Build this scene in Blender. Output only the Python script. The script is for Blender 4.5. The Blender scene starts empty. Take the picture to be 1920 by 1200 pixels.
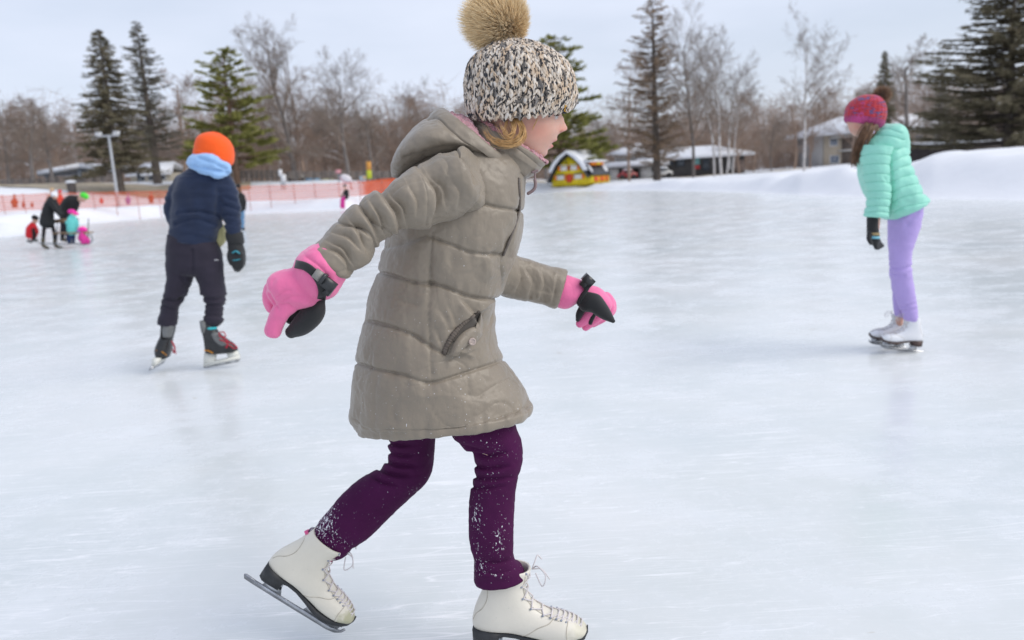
import bpy, math, random
import numpy as np
from mathutils import Vector, Matrix
from mathutils.bvhtree import BVHTree

# ------------------------------------------------------------------ camera, world, sun
scene = bpy.context.scene
COL = scene.collection
F, H = 1500.0, 1.17                     # focal length in photo pixels (1920 wide), eye height
TH, RO = math.radians(10.0), math.radians(3.5)
R0 = np.array([1.0, 0, 0]); U0 = np.array([0, math.sin(TH), math.cos(TH)]); FW = np.array([0, math.cos(TH), -math.sin(TH)])
RC = math.cos(RO) * R0 - math.sin(RO) * U0
UC = math.sin(RO) * R0 + math.cos(RO) * U0
CAM = np.array([0, 0, H])
cd = bpy.data.cameras.new('camera'); cam = bpy.data.objects.new('camera', cd); COL.objects.link(cam)
cd.sensor_width = 36.0; cd.lens = 36.0 * F / 1920.0; cd.clip_start = 0.05; cd.clip_end = 3000
cam.matrix_world = Matrix([[RC[0], UC[0], -FW[0], 0], [RC[1], UC[1], -FW[1], 0], [RC[2], UC[2], -FW[2], H], [0, 0, 0, 1]])
cd.dof.use_dof = True; cd.dof.focus_distance = 1.75; cd.dof.aperture_fstop = 3.5
scene.camera = cam
scene.view_settings.view_transform = 'Standard'; scene.view_settings.look = 'None'
scene.view_settings.exposure = 0.36; scene.view_settings.gamma = 1.0
SUN_EL, SUN_AZ = math.radians(40), math.radians(108)     # azimuth from +Y towards +X
world = bpy.data.worlds.new('World'); scene.world = world; world.use_nodes = True
wn = world.node_tree; wn.nodes.clear()
wo = wn.nodes.new('ShaderNodeOutputWorld'); bg = wn.nodes.new('ShaderNodeBackground'); bg.inputs['Strength'].default_value = 0.09
sky = wn.nodes.new('ShaderNodeTexSky'); sky.sky_type = 'NISHITA'; sky.sun_disc = False
sky.sun_elevation = SUN_EL; sky.sun_rotation = SUN_AZ; sky.air_density = 1.0; sky.dust_density = 1.5
tc = wn.nodes.new('ShaderNodeTexCoord'); mp = wn.nodes.new('ShaderNodeMapping'); mp.inputs['Scale'].default_value = (1.2, 1.2, 4.5)
mp.inputs['Location'].default_value = (3.1, 0.4, 0.2)
ns = wn.nodes.new('ShaderNodeTexNoise'); ns.inputs['Scale'].default_value = 1.6; ns.inputs['Detail'].default_value = 5
rp = wn.nodes.new('ShaderNodeValToRGB'); rp.color_ramp.elements[0].position = 0.36; rp.color_ramp.elements[1].position = 0.68
rp.color_ramp.elements[0].color = (0.66, 0.66, 0.66, 1); rp.color_ramp.elements[1].color = (0.97, 0.97, 0.97, 1)
cl = wn.nodes.new('ShaderNodeRGB'); cl.outputs[0].default_value = (7.2, 7.75, 9.1, 1)
mx = wn.nodes.new('ShaderNodeMix'); mx.data_type = 'RGBA'
wn.links.new(tc.outputs['Generated'], mp.inputs[0]); wn.links.new(mp.outputs[0], ns.inputs['Vector']); wn.links.new(ns.outputs['Fac'], rp.inputs[0])
wn.links.new(rp.outputs[0], mx.inputs['Factor']); wn.links.new(sky.outputs[0], mx.inputs['A']); wn.links.new(cl.outputs[0], mx.inputs['B'])
wn.links.new(mx.outputs['Result'], bg.inputs['Color']); wn.links.new(bg.outputs[0], wo.inputs['Surface'])
sd = bpy.data.lights.new('sun', 'SUN'); sd.energy = 1.5; sd.angle = math.radians(42); sd.color = (1.0, 0.95, 0.87)
sun = bpy.data.objects.new('sun', sd); COL.objects.link(sun)
sdir = Vector((math.cos(SUN_EL) * math.sin(SUN_AZ), math.cos(SUN_EL) * math.cos(SUN_AZ), math.sin(SUN_EL)))
sun.rotation_euler = sdir.to_track_quat('Z', 'Y').to_euler(); sun.location = (30, 10, 40)

# ------------------------------------------------------------------ helpers
def ray(px, py):
    px = np.asarray(px, float); py = np.asarray(py, float)
    return ((px - 960) / F)[..., None] * RC - ((py - 600) / F)[..., None] * UC + FW
def P(px, py, Y):
    d = ray(px, py); return CAM + d * (np.asarray(Y, float) / d[..., 1])[..., None]
def G(px, py, z=0.0):
    d = ray(px, py); return CAM + d * ((z - H) / d[..., 2])[..., None]
def proj(V):
    q = V - CAM; w = q @ FW
    return 960 + F * (q @ RC) / w, 600 - F * (q @ UC) / w
def bearing(px):
    hy = 335 - 0.0612 * (px - 960); d = ray(px, hy); return math.atan2(d[0], d[1])

def vnoise(p, scale=1.0, seed=0):
    p = np.asarray(p) * scale + seed * 17.13; i = np.floor(p).astype(np.int64); f = p - i; f = f * f * (3 - 2 * f); out = 0
    def h(a, b, c):
        n = (a * 374761393 + b * 668265263 + c * 2147483647 + seed * 1013) & 0xffffffff
        n = ((n ^ (n >> 13)) * 1274126177) & 0xffffffff; n = n ^ (n >> 16)
        return (n & 0xffff) / 65535.0
    for a in (0, 1):
        for b in (0, 1):
            for c in (0, 1):
                w = (f[:, 0] if a else 1 - f[:, 0]) * (f[:, 1] if b else 1 - f[:, 1]) * (f[:, 2] if c else 1 - f[:, 2])
                out = out + w * h(i[:, 0] + a, i[:, 1] + b, i[:, 2] + c)
    return out * 2 - 1

def interp(t, vals, tt):
    vals = np.asarray(vals, float); t = np.asarray(t, float); m = np.zeros_like(vals); k = len(t)
    if k == 1: return np.repeat(vals, len(tt), 0)
    d = (vals[1:] - vals[:-1]) / (t[1:] - t[:-1])[:, None]
    m[0] = d[0]; m[-1] = d[-1]
    if k > 2:
        h0 = (t[1:-1] - t[:-2])[:, None]; h1 = (t[2:] - t[1:-1])[:, None]
        m[1:-1] = (d[:-1] * h1 + d[1:] * h0) / (h0 + h1)
    idx = np.clip(np.searchsorted(t, tt, 'right') - 1, 0, k - 2); h = (t[idx + 1] - t[idx]); s = ((tt - t[idx]) / h)[:, None]; h = h[:, None]
    return (2*s**3-3*s**2+1)*vals[idx] + (s**3-2*s**2+s)*h*m[idx] + (-2*s**3+3*s**2)*vals[idx+1] + (s**3-s**2)*h*m[idx+1]

def gridfaces(n, m, wrap=True, off=0):
    i = np.arange(n - 1)[:, None]; j = np.arange(m if wrap else m - 1)[None, :]; j2 = (j + 1) % m
    return np.stack([i*m + j, i*m + j2, (i+1)*m + j2, (i+1)*m + j], -1).reshape(-1, 4) + off

def gnormal(V):
    di = np.gradient(V, axis=0); dj = (np.roll(V, -1, 1) - np.roll(V, 1, 1)) * 0.5
    N = np.cross(dj, di); N /= np.linalg.norm(N, axis=2, keepdims=True) + 1e-12
    c = V.mean(1, keepdims=True)
    if ((V - c) * N).sum() < 0: N = -N
    return N

def close(V, c0=True, c1=True):
    """grid -> verts, quads, tris with end fans"""
    n, m, _ = V.shape; verts = V.reshape(-1, 3); q = gridfaces(n, m); tr = []
    if c0:
        verts = np.vstack([verts, V[0].mean(0)]); k = len(verts) - 1
        tr += [(j, k, (j + 1) % m) for j in range(m)]
    if c1:
        verts = np.vstack([verts, V[-1].mean(0)]); k = len(verts) - 1; b = (n - 1) * m
        tr += [(b + j, b + (j + 1) % m, k) for j in range(m)]
    return verts, [q, np.array(tr, int).reshape(-1, 3)]

def capped(V, dome=0.35, a=True, b=True, k=5):
    """add shrinking dome rings to the ends of a grid"""
    L = [V]
    for end, on in ((0, a), (-1, b)):
        if not on: continue
        r = V[end]; c = r.mean(0); nx = V[1] if end == 0 else V[-2]; ax = c - nx.mean(0); ax /= np.linalg.norm(ax) + 1e-9
        rad = np.linalg.norm(r - c, axis=1).mean(); rings = []
        for q in range(1, k + 1):
            an = q / (k + 0.3) * math.pi / 2; rings.append(c + (r - c) * math.cos(an) + ax * rad * dome * math.sin(an))
        L = ([np.array(rings[::-1])] + L) if end == 0 else (L + [np.array(rings)])
    return np.concatenate(L, 0)

def loft(keys, n=80, m=64, ex=2.0):
    """keys: (Lx,Ly,Rx,Ry,Y,hy[,(nx,ny)]): silhouette points in photo pixels at depth Y, half thickness in depth"""
    c = []; u = []; v = []
    for k in keys:
        L = P(k[0], k[1], k[4]); R = P(k[2], k[3], k[4]); c.append((L + R) / 2); u.append((R - L) / 2)
        v.append(P(k[6][0], k[6][1], k[4] - k[5]) - (L + R) / 2 if len(k) > 6 else np.array([0, -k[5], 0]))
    c = np.array(c); u = np.array(u); v = np.array(v)
    s = np.linalg.norm(np.diff(c, axis=0), axis=1) + 0.4 * np.linalg.norm(np.diff(u, axis=0), axis=1) + 1e-4
    t = np.concatenate([[0], np.cumsum(s)]); tt = np.linspace(0, t[-1], n)
    C = interp(t, c, tt); U = interp(t, u, tt); W = interp(t, v, tt)
    a = np.linspace(0, 2 * math.pi, m, endpoint=False); ca = np.cos(a); sa = np.sin(a)
    ca = np.sign(ca) * np.abs(ca) ** (2 / ex); sa = np.sign(sa) * np.abs(sa) ** (2 / ex)
    return C[:, None] + U[:, None] * ca[None, :, None] + W[:, None] * sa[None, :, None]

def tube(pts, rad, n=None, m=10, flat=None):
    pts = np.asarray(pts, float); rad = np.asarray(rad, float)
    if rad.ndim == 0: rad = np.full(len(pts), float(rad))
    if n:
        t = np.concatenate([[0], np.cumsum(np.linalg.norm(np.diff(pts, axis=0), axis=1) + 1e-6)]); tt = np.linspace(0, t[-1], n)
        pts = interp(t, pts, tt); rad = interp(t, rad[:, None], tt)[:, 0]
    T = np.gradient(pts, axis=0); T /= np.linalg.norm(T, axis=1, keepdims=True) + 1e-12
    up = np.array([0, -1.0, 0.02]) if flat is None else np.asarray(flat, float)
    V = []
    a = np.linspace(0, 2 * math.pi, m, endpoint=False); x = None
    for i in range(len(pts)):
        x = (up if x is None else x); x = x - T[i] * (x @ T[i]); nn = np.linalg.norm(x)
        if nn < 1e-6: x = np.cross(T[i], [0.3, 0.2, 0.9]); nn = np.linalg.norm(x)
        x = x / nn; y = np.cross(T[i], x)
        V.append(pts[i] + rad[i] * (np.cos(a)[:, None] * x + np.sin(a)[:, None] * y))
    return np.array(V)

class MB:
    """collects geometry of ONE mesh"""
    def __init__(s): s.v = []; s.f = []; s.n = 0; s.c = []
    def add(s, verts, faces, col=None):
        verts = np.asarray(verts, float).reshape(-1, 3)
        for f in (faces if isinstance(faces, list) else [faces]):
            f = np.asarray(f, int)
            if f.size: s.f.append(f + s.n)
        s.v.append(verts); s.n += len(verts)
        s.c.append(np.ones((len(verts), 3)) if col is None else np.broadcast_to(np.asarray(col, float), (len(verts), 3)))
        return s
    def grid(s, V, c0=True, c1=True, col=None):
        v, f = close(V, c0, c1); return s.add(v, f, col)
    def tube(s, pts, rad, n=None, m=10, dome=0.8, col=None, flat=None): return s.grid(capped(tube(pts, rad, n, m, flat), dome, k=3), col=col)
    def box(s, c, h, M=None, bev=0.0):
        c = np.asarray(c, float); h = np.asarray(h, float)
        v = np.array([[x, y, z] for x in (-1, 1) for y in (-1, 1) for z in (-1, 1)], float) * h
        if M is not None: v = v @ np.asarray(M, float).T
        return s.add(v + c, np.array([[0,1,3,2],[4,6,7,5],[0,4,5,1],[2,3,7,6],[0,2,6,4],[1,5,7,3]]))
    def prism(s, poly, ext):
        """poly: k x 3 planar outline, extruded by +-ext"""
        poly = np.asarray(poly, float); e = np.asarray(ext, float); k = len(poly); v = np.vstack([poly - e, poly + e])
        i = np.arange(k); sd_ = np.stack([i, (i + 1) % k, (i + 1) % k + k, i + k], -1)
        s.f.append(sd_ + s.n); s.f.append((np.arange(k)[None, ::-1]) + s.n); s.f.append(np.arange(k)[None] + k + s.n)
        s.v.append(v); s.n += 2 * k; s.c.append(np.ones((2 * k, 3))); return s
    def ball(s, c, r, nu=12, nv=8, col=None):
        r = np.broadcast_to(np.asarray(r, float), (3,)); a = np.linspace(0, 2*math.pi, nu, endpoint=False); b = np.linspace(0.12, math.pi-0.12, nv)
        V = np.stack([np.sin(b)[:, None]*np.cos(a), np.sin(b)[:, None]*np.sin(a), np.cos(b)[:, None]*np.ones_like(a)], -1) * r + np.asarray(c, float)
        return s.grid(V, col=col)
    def arrays(s): return np.vstack(s.v), s.f, np.vstack(s.c)

def make_mesh(name, verts, flist, smooth=True, cols=None):
    me = bpy.data.meshes.new(name); verts = np.ascontiguousarray(verts, np.float32)
    me.vertices.add(len(verts)); me.vertices.foreach_set('co', verts.ravel())
    flist = [f for f in flist if len(f)]
    li = np.concatenate([f.ravel() for f in flist]).astype(np.int32); lt = np.concatenate([np.full(len(f), f.shape[1]) for f in flist]).astype(np.int32)
    ls = np.concatenate([[0], np.cumsum(lt)[:-1]]).astype(np.int32)
    me.loops.add(len(li)); me.loops.foreach_set('vertex_index', li)
    me.polygons.add(len(lt)); me.polygons.foreach_set('loop_start', ls); me.polygons.foreach_set('loop_total', lt)
    me.update(calc_edges=True)
    if smooth: me.polygons.foreach_set('use_smooth', np.ones(len(lt), bool))
    if cols is not None:
        ca = me.color_attributes.new('tint', 'FLOAT_COLOR', 'POINT')
        ca.data.foreach_set('color', np.concatenate([cols, np.ones((len(cols), 1))], 1).astype(np.float32).ravel())
    return me

def link(name, me, mats, parent=None):
    o = bpy.data.objects.new(name, me); COL.objects.link(o)
    for m in (mats if isinstance(mats, (list, tuple)) else [mats]): me.materials.append(m)
    if parent is not None: o.parent = parent
    return o
def org(parent):
    p = np.zeros(3)
    while parent is not None: p = p + np.array(parent.location); parent = parent.parent
    return p
def obj(name, mb, mat, parent=None, smooth=True, tint=False, at=None):
    v, f, c = mb.arrays() if isinstance(mb, MB) else mb
    o = link(name, make_mesh(name, v - (org(parent) if at is None else np.asarray(at)), f, smooth, c if tint else None), mat, parent)
    if at is not None: o.location = at
    return o
def tag(o, label, cat, group=None):
    o['label'] = label; o['category'] = cat
    if group: o['group'] = group
    return o
def thing(name, loc, label, cat, group=None):
    o = bpy.data.objects.new(name, None); COL.objects.link(o); o.location = [float(x) for x in loc]; o.empty_display_size = 0.2
    return tag(o, label, cat, group)
def struct(o): o['kind'] = 'structure'; return o

def remesh(mb, voxel):
    v, f, _ = mb.arrays(); me = make_mesh('tmp', v, f); o = bpy.data.objects.new('tmp', me); COL.objects.link(o)
    md = o.modifiers.new('r', 'REMESH'); md.mode = 'VOXEL'; md.voxel_size = voxel
    s2 = o.modifiers.new('s', 'SMOOTH'); s2.factor = 0.5; s2.iterations = 2
    dg = bpy.context.evaluated_depsgraph_get(); ev = o.evaluated_get(dg); m2 = ev.to_mesh()
    n = len(m2.vertices); V = np.empty(n * 3, np.float32); m2.vertices.foreach_get('co', V); V = V.reshape(-1, 3).astype(float)
    N = np.empty(n * 3, np.float32); m2.vertices.foreach_get('normal', N); N = N.reshape(-1, 3).astype(float)
    nl = len(m2.loops); li = np.empty(nl, np.int32); m2.loops.foreach_get('vertex_index', li)
    lt = np.empty(len(m2.polygons), np.int32); m2.polygons.foreach_get('loop_total', lt)
    Q = li.reshape(-1, 4) if (lt == 4).all() else None
    if Q is None:
        ls = np.concatenate([[0], np.cumsum(lt)[:-1]]); FL = [np.array([li[a:a+k] for a in ls[lt == k]]) for k in set(lt.tolist()) for k in [k]]
        FL = [np.stack([li[ls[lt == k] + q] for q in range(k)], -1) for k in sorted(set(lt.tolist()))]
    else: FL = [Q]
    ev.to_mesh_clear(); bpy.data.objects.remove(o); bpy.data.meshes.remove(me)
    return V, FL, N

def pldist(px, py, line):
    L = np.asarray(line, float); best = np.full(px.shape, 1e9)
    for a, b in zip(L[:-1], L[1:]):
        d = b - a; t = np.clip(((px - a[0]) * d[0] + (py - a[1]) * d[1]) / (d @ d + 1e-9), 0, 1)
        best = np.minimum(best, np.hypot(px - a[0] - t * d[0], py - a[1] - t * d[1]))
    return best
def plside(px, py, line):
    """distance, side (+1 / -1) and position along a polyline"""
    L = np.asarray(line, float); best = np.full(px.shape, 1e9); sd_ = np.ones(px.shape); al = np.zeros(px.shape); ln = np.linalg.norm(np.diff(L, axis=0), axis=1); cum = np.concatenate([[0], np.cumsum(ln)])
    for i, (a, b) in enumerate(zip(L[:-1], L[1:])):
        d = b - a; t = np.clip(((px - a[0]) * d[0] + (py - a[1]) * d[1]) / (d @ d + 1e-9), 0, 1); q = np.hypot(px - a[0] - t * d[0], py - a[1] - t * d[1]); k = q < best
        best = np.where(k, q, best); sd_ = np.where(k, np.sign(d[0] * (py - a[1]) - d[1] * (px - a[0])), sd_); al = np.where(k, (cum[i] + t * ln[i]) / cum[-1], al)
    return best, sd_, al
def smooth_line(line, n=24):
    L = np.asarray(line, float); t = np.concatenate([[0], np.cumsum(np.linalg.norm(np.diff(L, axis=0), axis=1))])
    return interp(t, L, np.linspace(0, t[-1], n))

# ------------------------------------------------------------------ materials
def newmat(name):
    m = bpy.data.materials.new(name); m.use_nodes = True; nt = m.node_tree
    return m, nt, nt.nodes['Principled BSDF']
def node(nt, typ, **kw):
    n = nt.nodes.new(typ)
    for k, v in kw.items():
        if k in n.inputs: n.inputs[k].default_value = v
        else: setattr(n, k, v)
    return n
def ramp(nt, fac, stops):
    r = nt.nodes.new('ShaderNodeValToRGB'); e = r.color_ramp.elements
    while len(e) < len(stops): e.new(0.5)
    for q, (p, c) in zip(e, stops): q.position = p; q.color = tuple(c) + (1,) if len(c) == 3 else c
    nt.links.new(fac, r.inputs[0]); return r.outputs[0]
def mix(nt, fac, a, b, mode='MIX'):
    n = nt.nodes.new('ShaderNodeMix'); n.data_type = 'RGBA'; n.blend_type = mode
    for key, val in (('Factor', fac), ('A', a), ('B', b)):
        if isinstance(val, (int, float)): n.inputs[key].default_value = val
        elif isinstance(val, (tuple, list)): n.inputs[key].default_value = tuple(val) + ((1,) if len(val) == 3 else ())
        else: nt.links.new(val, n.inputs[key])
    return n.outputs['Result']
def noise(nt, scale, detail=3, rough=0.55, vec=None, sc=None, rot=None, loc=None):
    n = node(nt, 'ShaderNodeTexNoise', Scale=scale, Detail=detail, Roughness=rough)
    t = nt.nodes.new('ShaderNodeTexCoord'); v = t.outputs['Object']
    if sc or rot or loc:
        mp_ = nt.nodes.new('ShaderNodeMapping'); nt.links.new(v, mp_.inputs[0]); v = mp_.outputs[0]
        if sc: mp_.inputs['Scale'].default_value = sc
        if rot: mp_.inputs['Rotation'].default_value = rot
        if loc: mp_.inputs['Location'].default_value = loc
    nt.links.new(v, n.inputs['Vector']); return n.outputs['Fac']
def bump(nt, b, h, strength=0.3, dist=0.01):
    n = node(nt, 'ShaderNodeBump', Strength=strength, Distance=dist); nt.links.new(h, n.inputs['Height']); nt.links.new(n.outputs[0], b.inputs['Normal']); return n
def mat(name, col, rough=0.6, var=0.15, vs=20.0, bs=0.0, bscale=60.0, bdist=0.003, metal=0.0, sheen=0.0, spec=None, tint=False):
    m, nt, b = newmat(name); c = col
    lo = tuple(x * (1 - var) for x in c); hi = tuple(min(1, x * (1 + var)) for x in c)
    out = ramp(nt, noise(nt, vs, 4), [(0.3, lo), (0.7, hi)])
    if tint:
        a = nt.nodes.new('ShaderNodeVertexColor'); a.layer_name = 'tint'; out = mix(nt, 1.0, out, a.outputs[0], 'MULTIPLY')
    nt.links.new(out, b.inputs['Base Color']); b.inputs['Roughness'].default_value = rough; b.inputs['Metallic'].default_value = metal
    if sheen: b.inputs['Sheen Weight'].default_value = sheen
    if spec is not None: b.inputs['Specular IOR Level'].default_value = spec
    if bs: bump(nt, b, noise(nt, bscale, 3), bs, bdist)
    return m
def S(r, g, b):
    f = lambda x: (x / 255 / 12.92) if x / 255 <= 0.04045 else ((x / 255 + 0.055) / 1.055) ** 2.4
    return (f(r), f(g), f(b))

# ------------------------------------------------------------------ ground: ice sheet, snow terrain
rng = np.random.default_rng(7)
def mk_ice():
    m, nt, b = newmat('ice')
    big = ramp(nt, noise(nt, 0.55, 5, 0.6), [(0.32, (0.595, 0.64, 0.65)), (0.5, (0.665, 0.695, 0.70)), (0.68, (0.745, 0.758, 0.762))])
    frost = ramp(nt, noise(nt, 2.2, 9, 0.74, sc=(0.8, 1.0, 1), rot=(0, 0, 0.4)), [(0.46, (0, 0, 0)), (0.74, (1, 1, 1))])
    c = mix(nt, frost, big, (0.76, 0.785, 0.81))
    rot = ramp(nt, noise(nt, 0.35, 4, loc=(4, 9, 0)), [(0.52, (0, 0, 0)), (0.75, (0.5, 0.5, 0.5))])
    c = mix(nt, rot, c, (0.625, 0.635, 0.59))
    for k, (an, s) in enumerate(((0.1, 7.0), (-0.5, 6.0), (0.9, 6.5), (-0.12, 9.0), (1.9, 6.0), (0.45, 10.0), (-0.9, 11.0), (0.25, 13.0))):   # skate scratches
        n = noise(nt, s, 2, 0.5, sc=(0.085, 1.6, 1), rot=(0, 0, an), loc=(k * 3.7, k * 1.9, 0))
        ln = ramp(nt, n, [(0.4945, (0, 0, 0)), (0.5, (1, 1, 1)), (0.5055, (0, 0, 0))])
        brk = ramp(nt, noise(nt, 1.7, 3, loc=(k * 5.1, 2, k)), [(0.48, (0, 0, 0)), (0.62, (1, 1, 1))])
        c = mix(nt, mix(nt, 1.0, ln, brk, 'MULTIPLY'), c, (0.84, 0.85, 0.865))
    dk = ramp(nt, noise(nt, 0.7, 6, 0.66, sc=(0.8, 1.1, 1), loc=(1, 7, 3)), [(0.52, (0, 0, 0)), (0.8, (0.26, 0.26, 0.26))])
    c = mix(nt, dk, c, (0.53, 0.60, 0.625))
    gr = ramp(nt, noise(nt, 38.0, 6, 0.75), [(0.52, (0, 0, 0)), (0.72, (0.45, 0.45, 0.45))]); pg = ramp(nt, noise(nt, 1.1, 4, .6, loc=(8, 3, 2)), [(0.42, (0, 0, 0)), (0.62, (1, 1, 1))])
    c = mix(nt, mix(nt, 1.0, gr, pg, 'MULTIPLY'), c, (0.83, 0.84, 0.85))          # shaved frost
    sp = ramp(nt, noise(nt, 9.0, 2, 0.4, sc=(0.6, 1.6, 1), loc=(2, 3, 1)), [(0.785, (0, 0, 0)), (0.82, (0.8, 0.8, 0.8))])     # trodden-in leaf bits
    c = mix(nt, sp, c, (0.42, 0.36, 0.25))
    nt.links.new(c, b.inputs['Base Color'])
    r = ramp(nt, frost, [(0.0, (0.21, 0.21, 0.21)), (1.0, (0.42, 0.42, 0.42))]); nt.links.new(r, b.inputs['Roughness'])
    b.inputs['IOR'].default_value = 1.31; b.inputs['Specular IOR Level'].default_value = 0.5
    bump(nt, b, noise(nt, 14.0, 6, 0.7), 0.06, 0.003)
    return m
def mk_snow(name='snow', base=(0.80, 0.815, 0.85)):
    m, nt, b = newmat(name)
    c = ramp(nt, noise(nt, 0.8, 6, 0.6), [(0.3, tuple(x * 0.95 for x in base)), (0.7, base)])
    nt.links.new(c, b.inputs['Base Color']); b.inputs['Roughness'].default_value = 0.75
    b.inputs['Specular IOR Level'].default_value = 0.2
    bump(nt, b, noise(nt, 3.0, 8, 0.65), 0.5, 0.05); return m
M_ICE = mk_ice(); M_SNOW = mk_snow()
v = np.array([[-75, -75, 0], [75, -75, 0], [75, 75, 0], [-75, 75, 0]], float)
struct(obj('ice', (v, [np.array([[0, 1, 2, 3]])], None), M_ICE))

# bearing -> rink edge distance, bank height, height of the ground behind
TKX = [bearing(p) for p in (-300, 0, 300, 450, 640, 850, 1000, 1100, 1300, 1500, 1620, 1750, 1920, 2200)]
TE = [46, 50, 55, 49, 43, 50, 55, 52, 38, 27, 23.5, 21.5, 19.5, 17]
TB = [0.7, 0.7, 0.72, 0.66, 0.65, 0.6, 0.62, 0.42, 0.42, 0.62, 0.70, 1.00, 1.02, 0.9]
TK = [3.0, 3.0, 2.8, 2.2, 1.8, 1.2, 0.8, 0.35, 0.15, 0.3, 0.4, 0.5, 0.6, 0.6]
TE, TB, TK = [[q * 1.083 for q in L] for L in (TE, TB, TK)]
def zt(x, y):
    x = np.atleast_1d(np.asarray(x, float)); y = np.atleast_1d(np.asarray(y, float))
    a = np.arctan2(x, y); d = np.hypot(x, y)
    e = np.interp(a, TKX, TE); bh = np.interp(a, TKX, TB); bk = np.interp(a, TKX, TK)
    nz = vnoise(np.stack([x, y, x * 0], -1), 0.35, 3); nz2 = vnoise(np.stack([x, y, x * 0], -1), 1.1, 5)
    e = e + nz * 0.9
    w = 3.2 + 2.0 * np.clip(a / 0.5, 0, 1)
    t = np.clip((d - e) / w, 0, 1); rise = t * t * (3 - 2 * t)
    t2 = np.clip((d - e - 6) / 22, 0, 1); t2 = t2 * t2 * (3 - 2 * t2)
    z = rise * (bh * (1 - t2) + bk * t2) + rise * (0.16 * nz + 0.09 * nz2) * (1 - 0.5 * t2)
    z = z + 0.60 * np.exp(-((a - bearing(0)) / 0.020) ** 2 - ((d - 45.0) / 1.8) ** 2) * (d > 40)
    z = z - 0.22 * rise * np.exp(-((a - bearing(1668)) / 0.035) ** 2) + 0.12*rise*np.exp(-((a - bearing(1590)) / 0.02) ** 2)
    return np.where((d < e) & (z < .02), -0.05, z - 0.03 * (1 - rise))
def ztf(x, y): return float(zt(x, y)[0])
na, nd = 520, 190
aa = np.concatenate([np.linspace(-math.pi, -0.72, 50), np.linspace(-0.70, 0.70, na - 100), np.linspace(0.72, math.pi, 50)])
dd = np.concatenate([np.linspace(15, 75, 150), np.geomspace(76, 600, 40)])
A, D = np.meshgrid(aa, dd, indexing='ij'); X = D * np.sin(A); Y = D * np.cos(A)
Z = zt(X.ravel(), Y.ravel()).reshape(X.shape)
V = np.stack([X, Y, Z], -1)
struct(obj('snow_ground', (V.reshape(-1, 3), [gridfaces(len(aa), len(dd), False)], None), M_SNOW))

def ground_at(px, Yd):
    """world point on the ground in the column of pixel px (at ground height) at depth Yd"""
    x = P(px, 340, Yd)[0]
    for _ in range(3):
        z = ztf(x, Yd); q = P(px, proj(np.array([[x, Yd, z]]))[1][0], Yd); x = q[0]
    return np.array([x, Yd, ztf(x, Yd)])

# ------------------------------------------------------------------ trees
def segs_mesh(S_, sides):
    """S_: array n x 8 (p0, p1, r0, r1)"""
    S_ = np.asarray(S_); p0 = S_[:, 0:3]; p1 = S_[:, 3:6]; d = p1 - p0; d /= np.linalg.norm(d, axis=1, keepdims=True) + 1e-9
    ref = np.where(np.abs(d[:, 2:3]) > 0.9, [[1.0, 0, 0]], [[0, 0, 1.0]]); x = np.cross(d, ref); x /= np.linalg.norm(x, axis=1, keepdims=True) + 1e-9; y = np.cross(d, x)
    a = np.linspace(0, 2 * math.pi, sides, endpoint=False)
    off = np.cos(a)[None, :, None] * x[:, None] + np.sin(a)[None, :, None] * y[:, None]
    lo = p0[:, None] + off * S_[:, 6][:, None, None]; hi = p1[:, None] + off * S_[:, 7][:, None, None]
    v = np.concatenate([lo, hi], 1).reshape(-1, 3); n = len(S_); b = (np.arange(n) * 2 * sides)[:, None]
    j = np.arange(sides)[None]; j2 = (j + 1) % sides
    f = np.stack([b + j, b + j2, b + j2 + sides, b + j + sides], -1).reshape(-1, 4)
    return v, f
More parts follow.
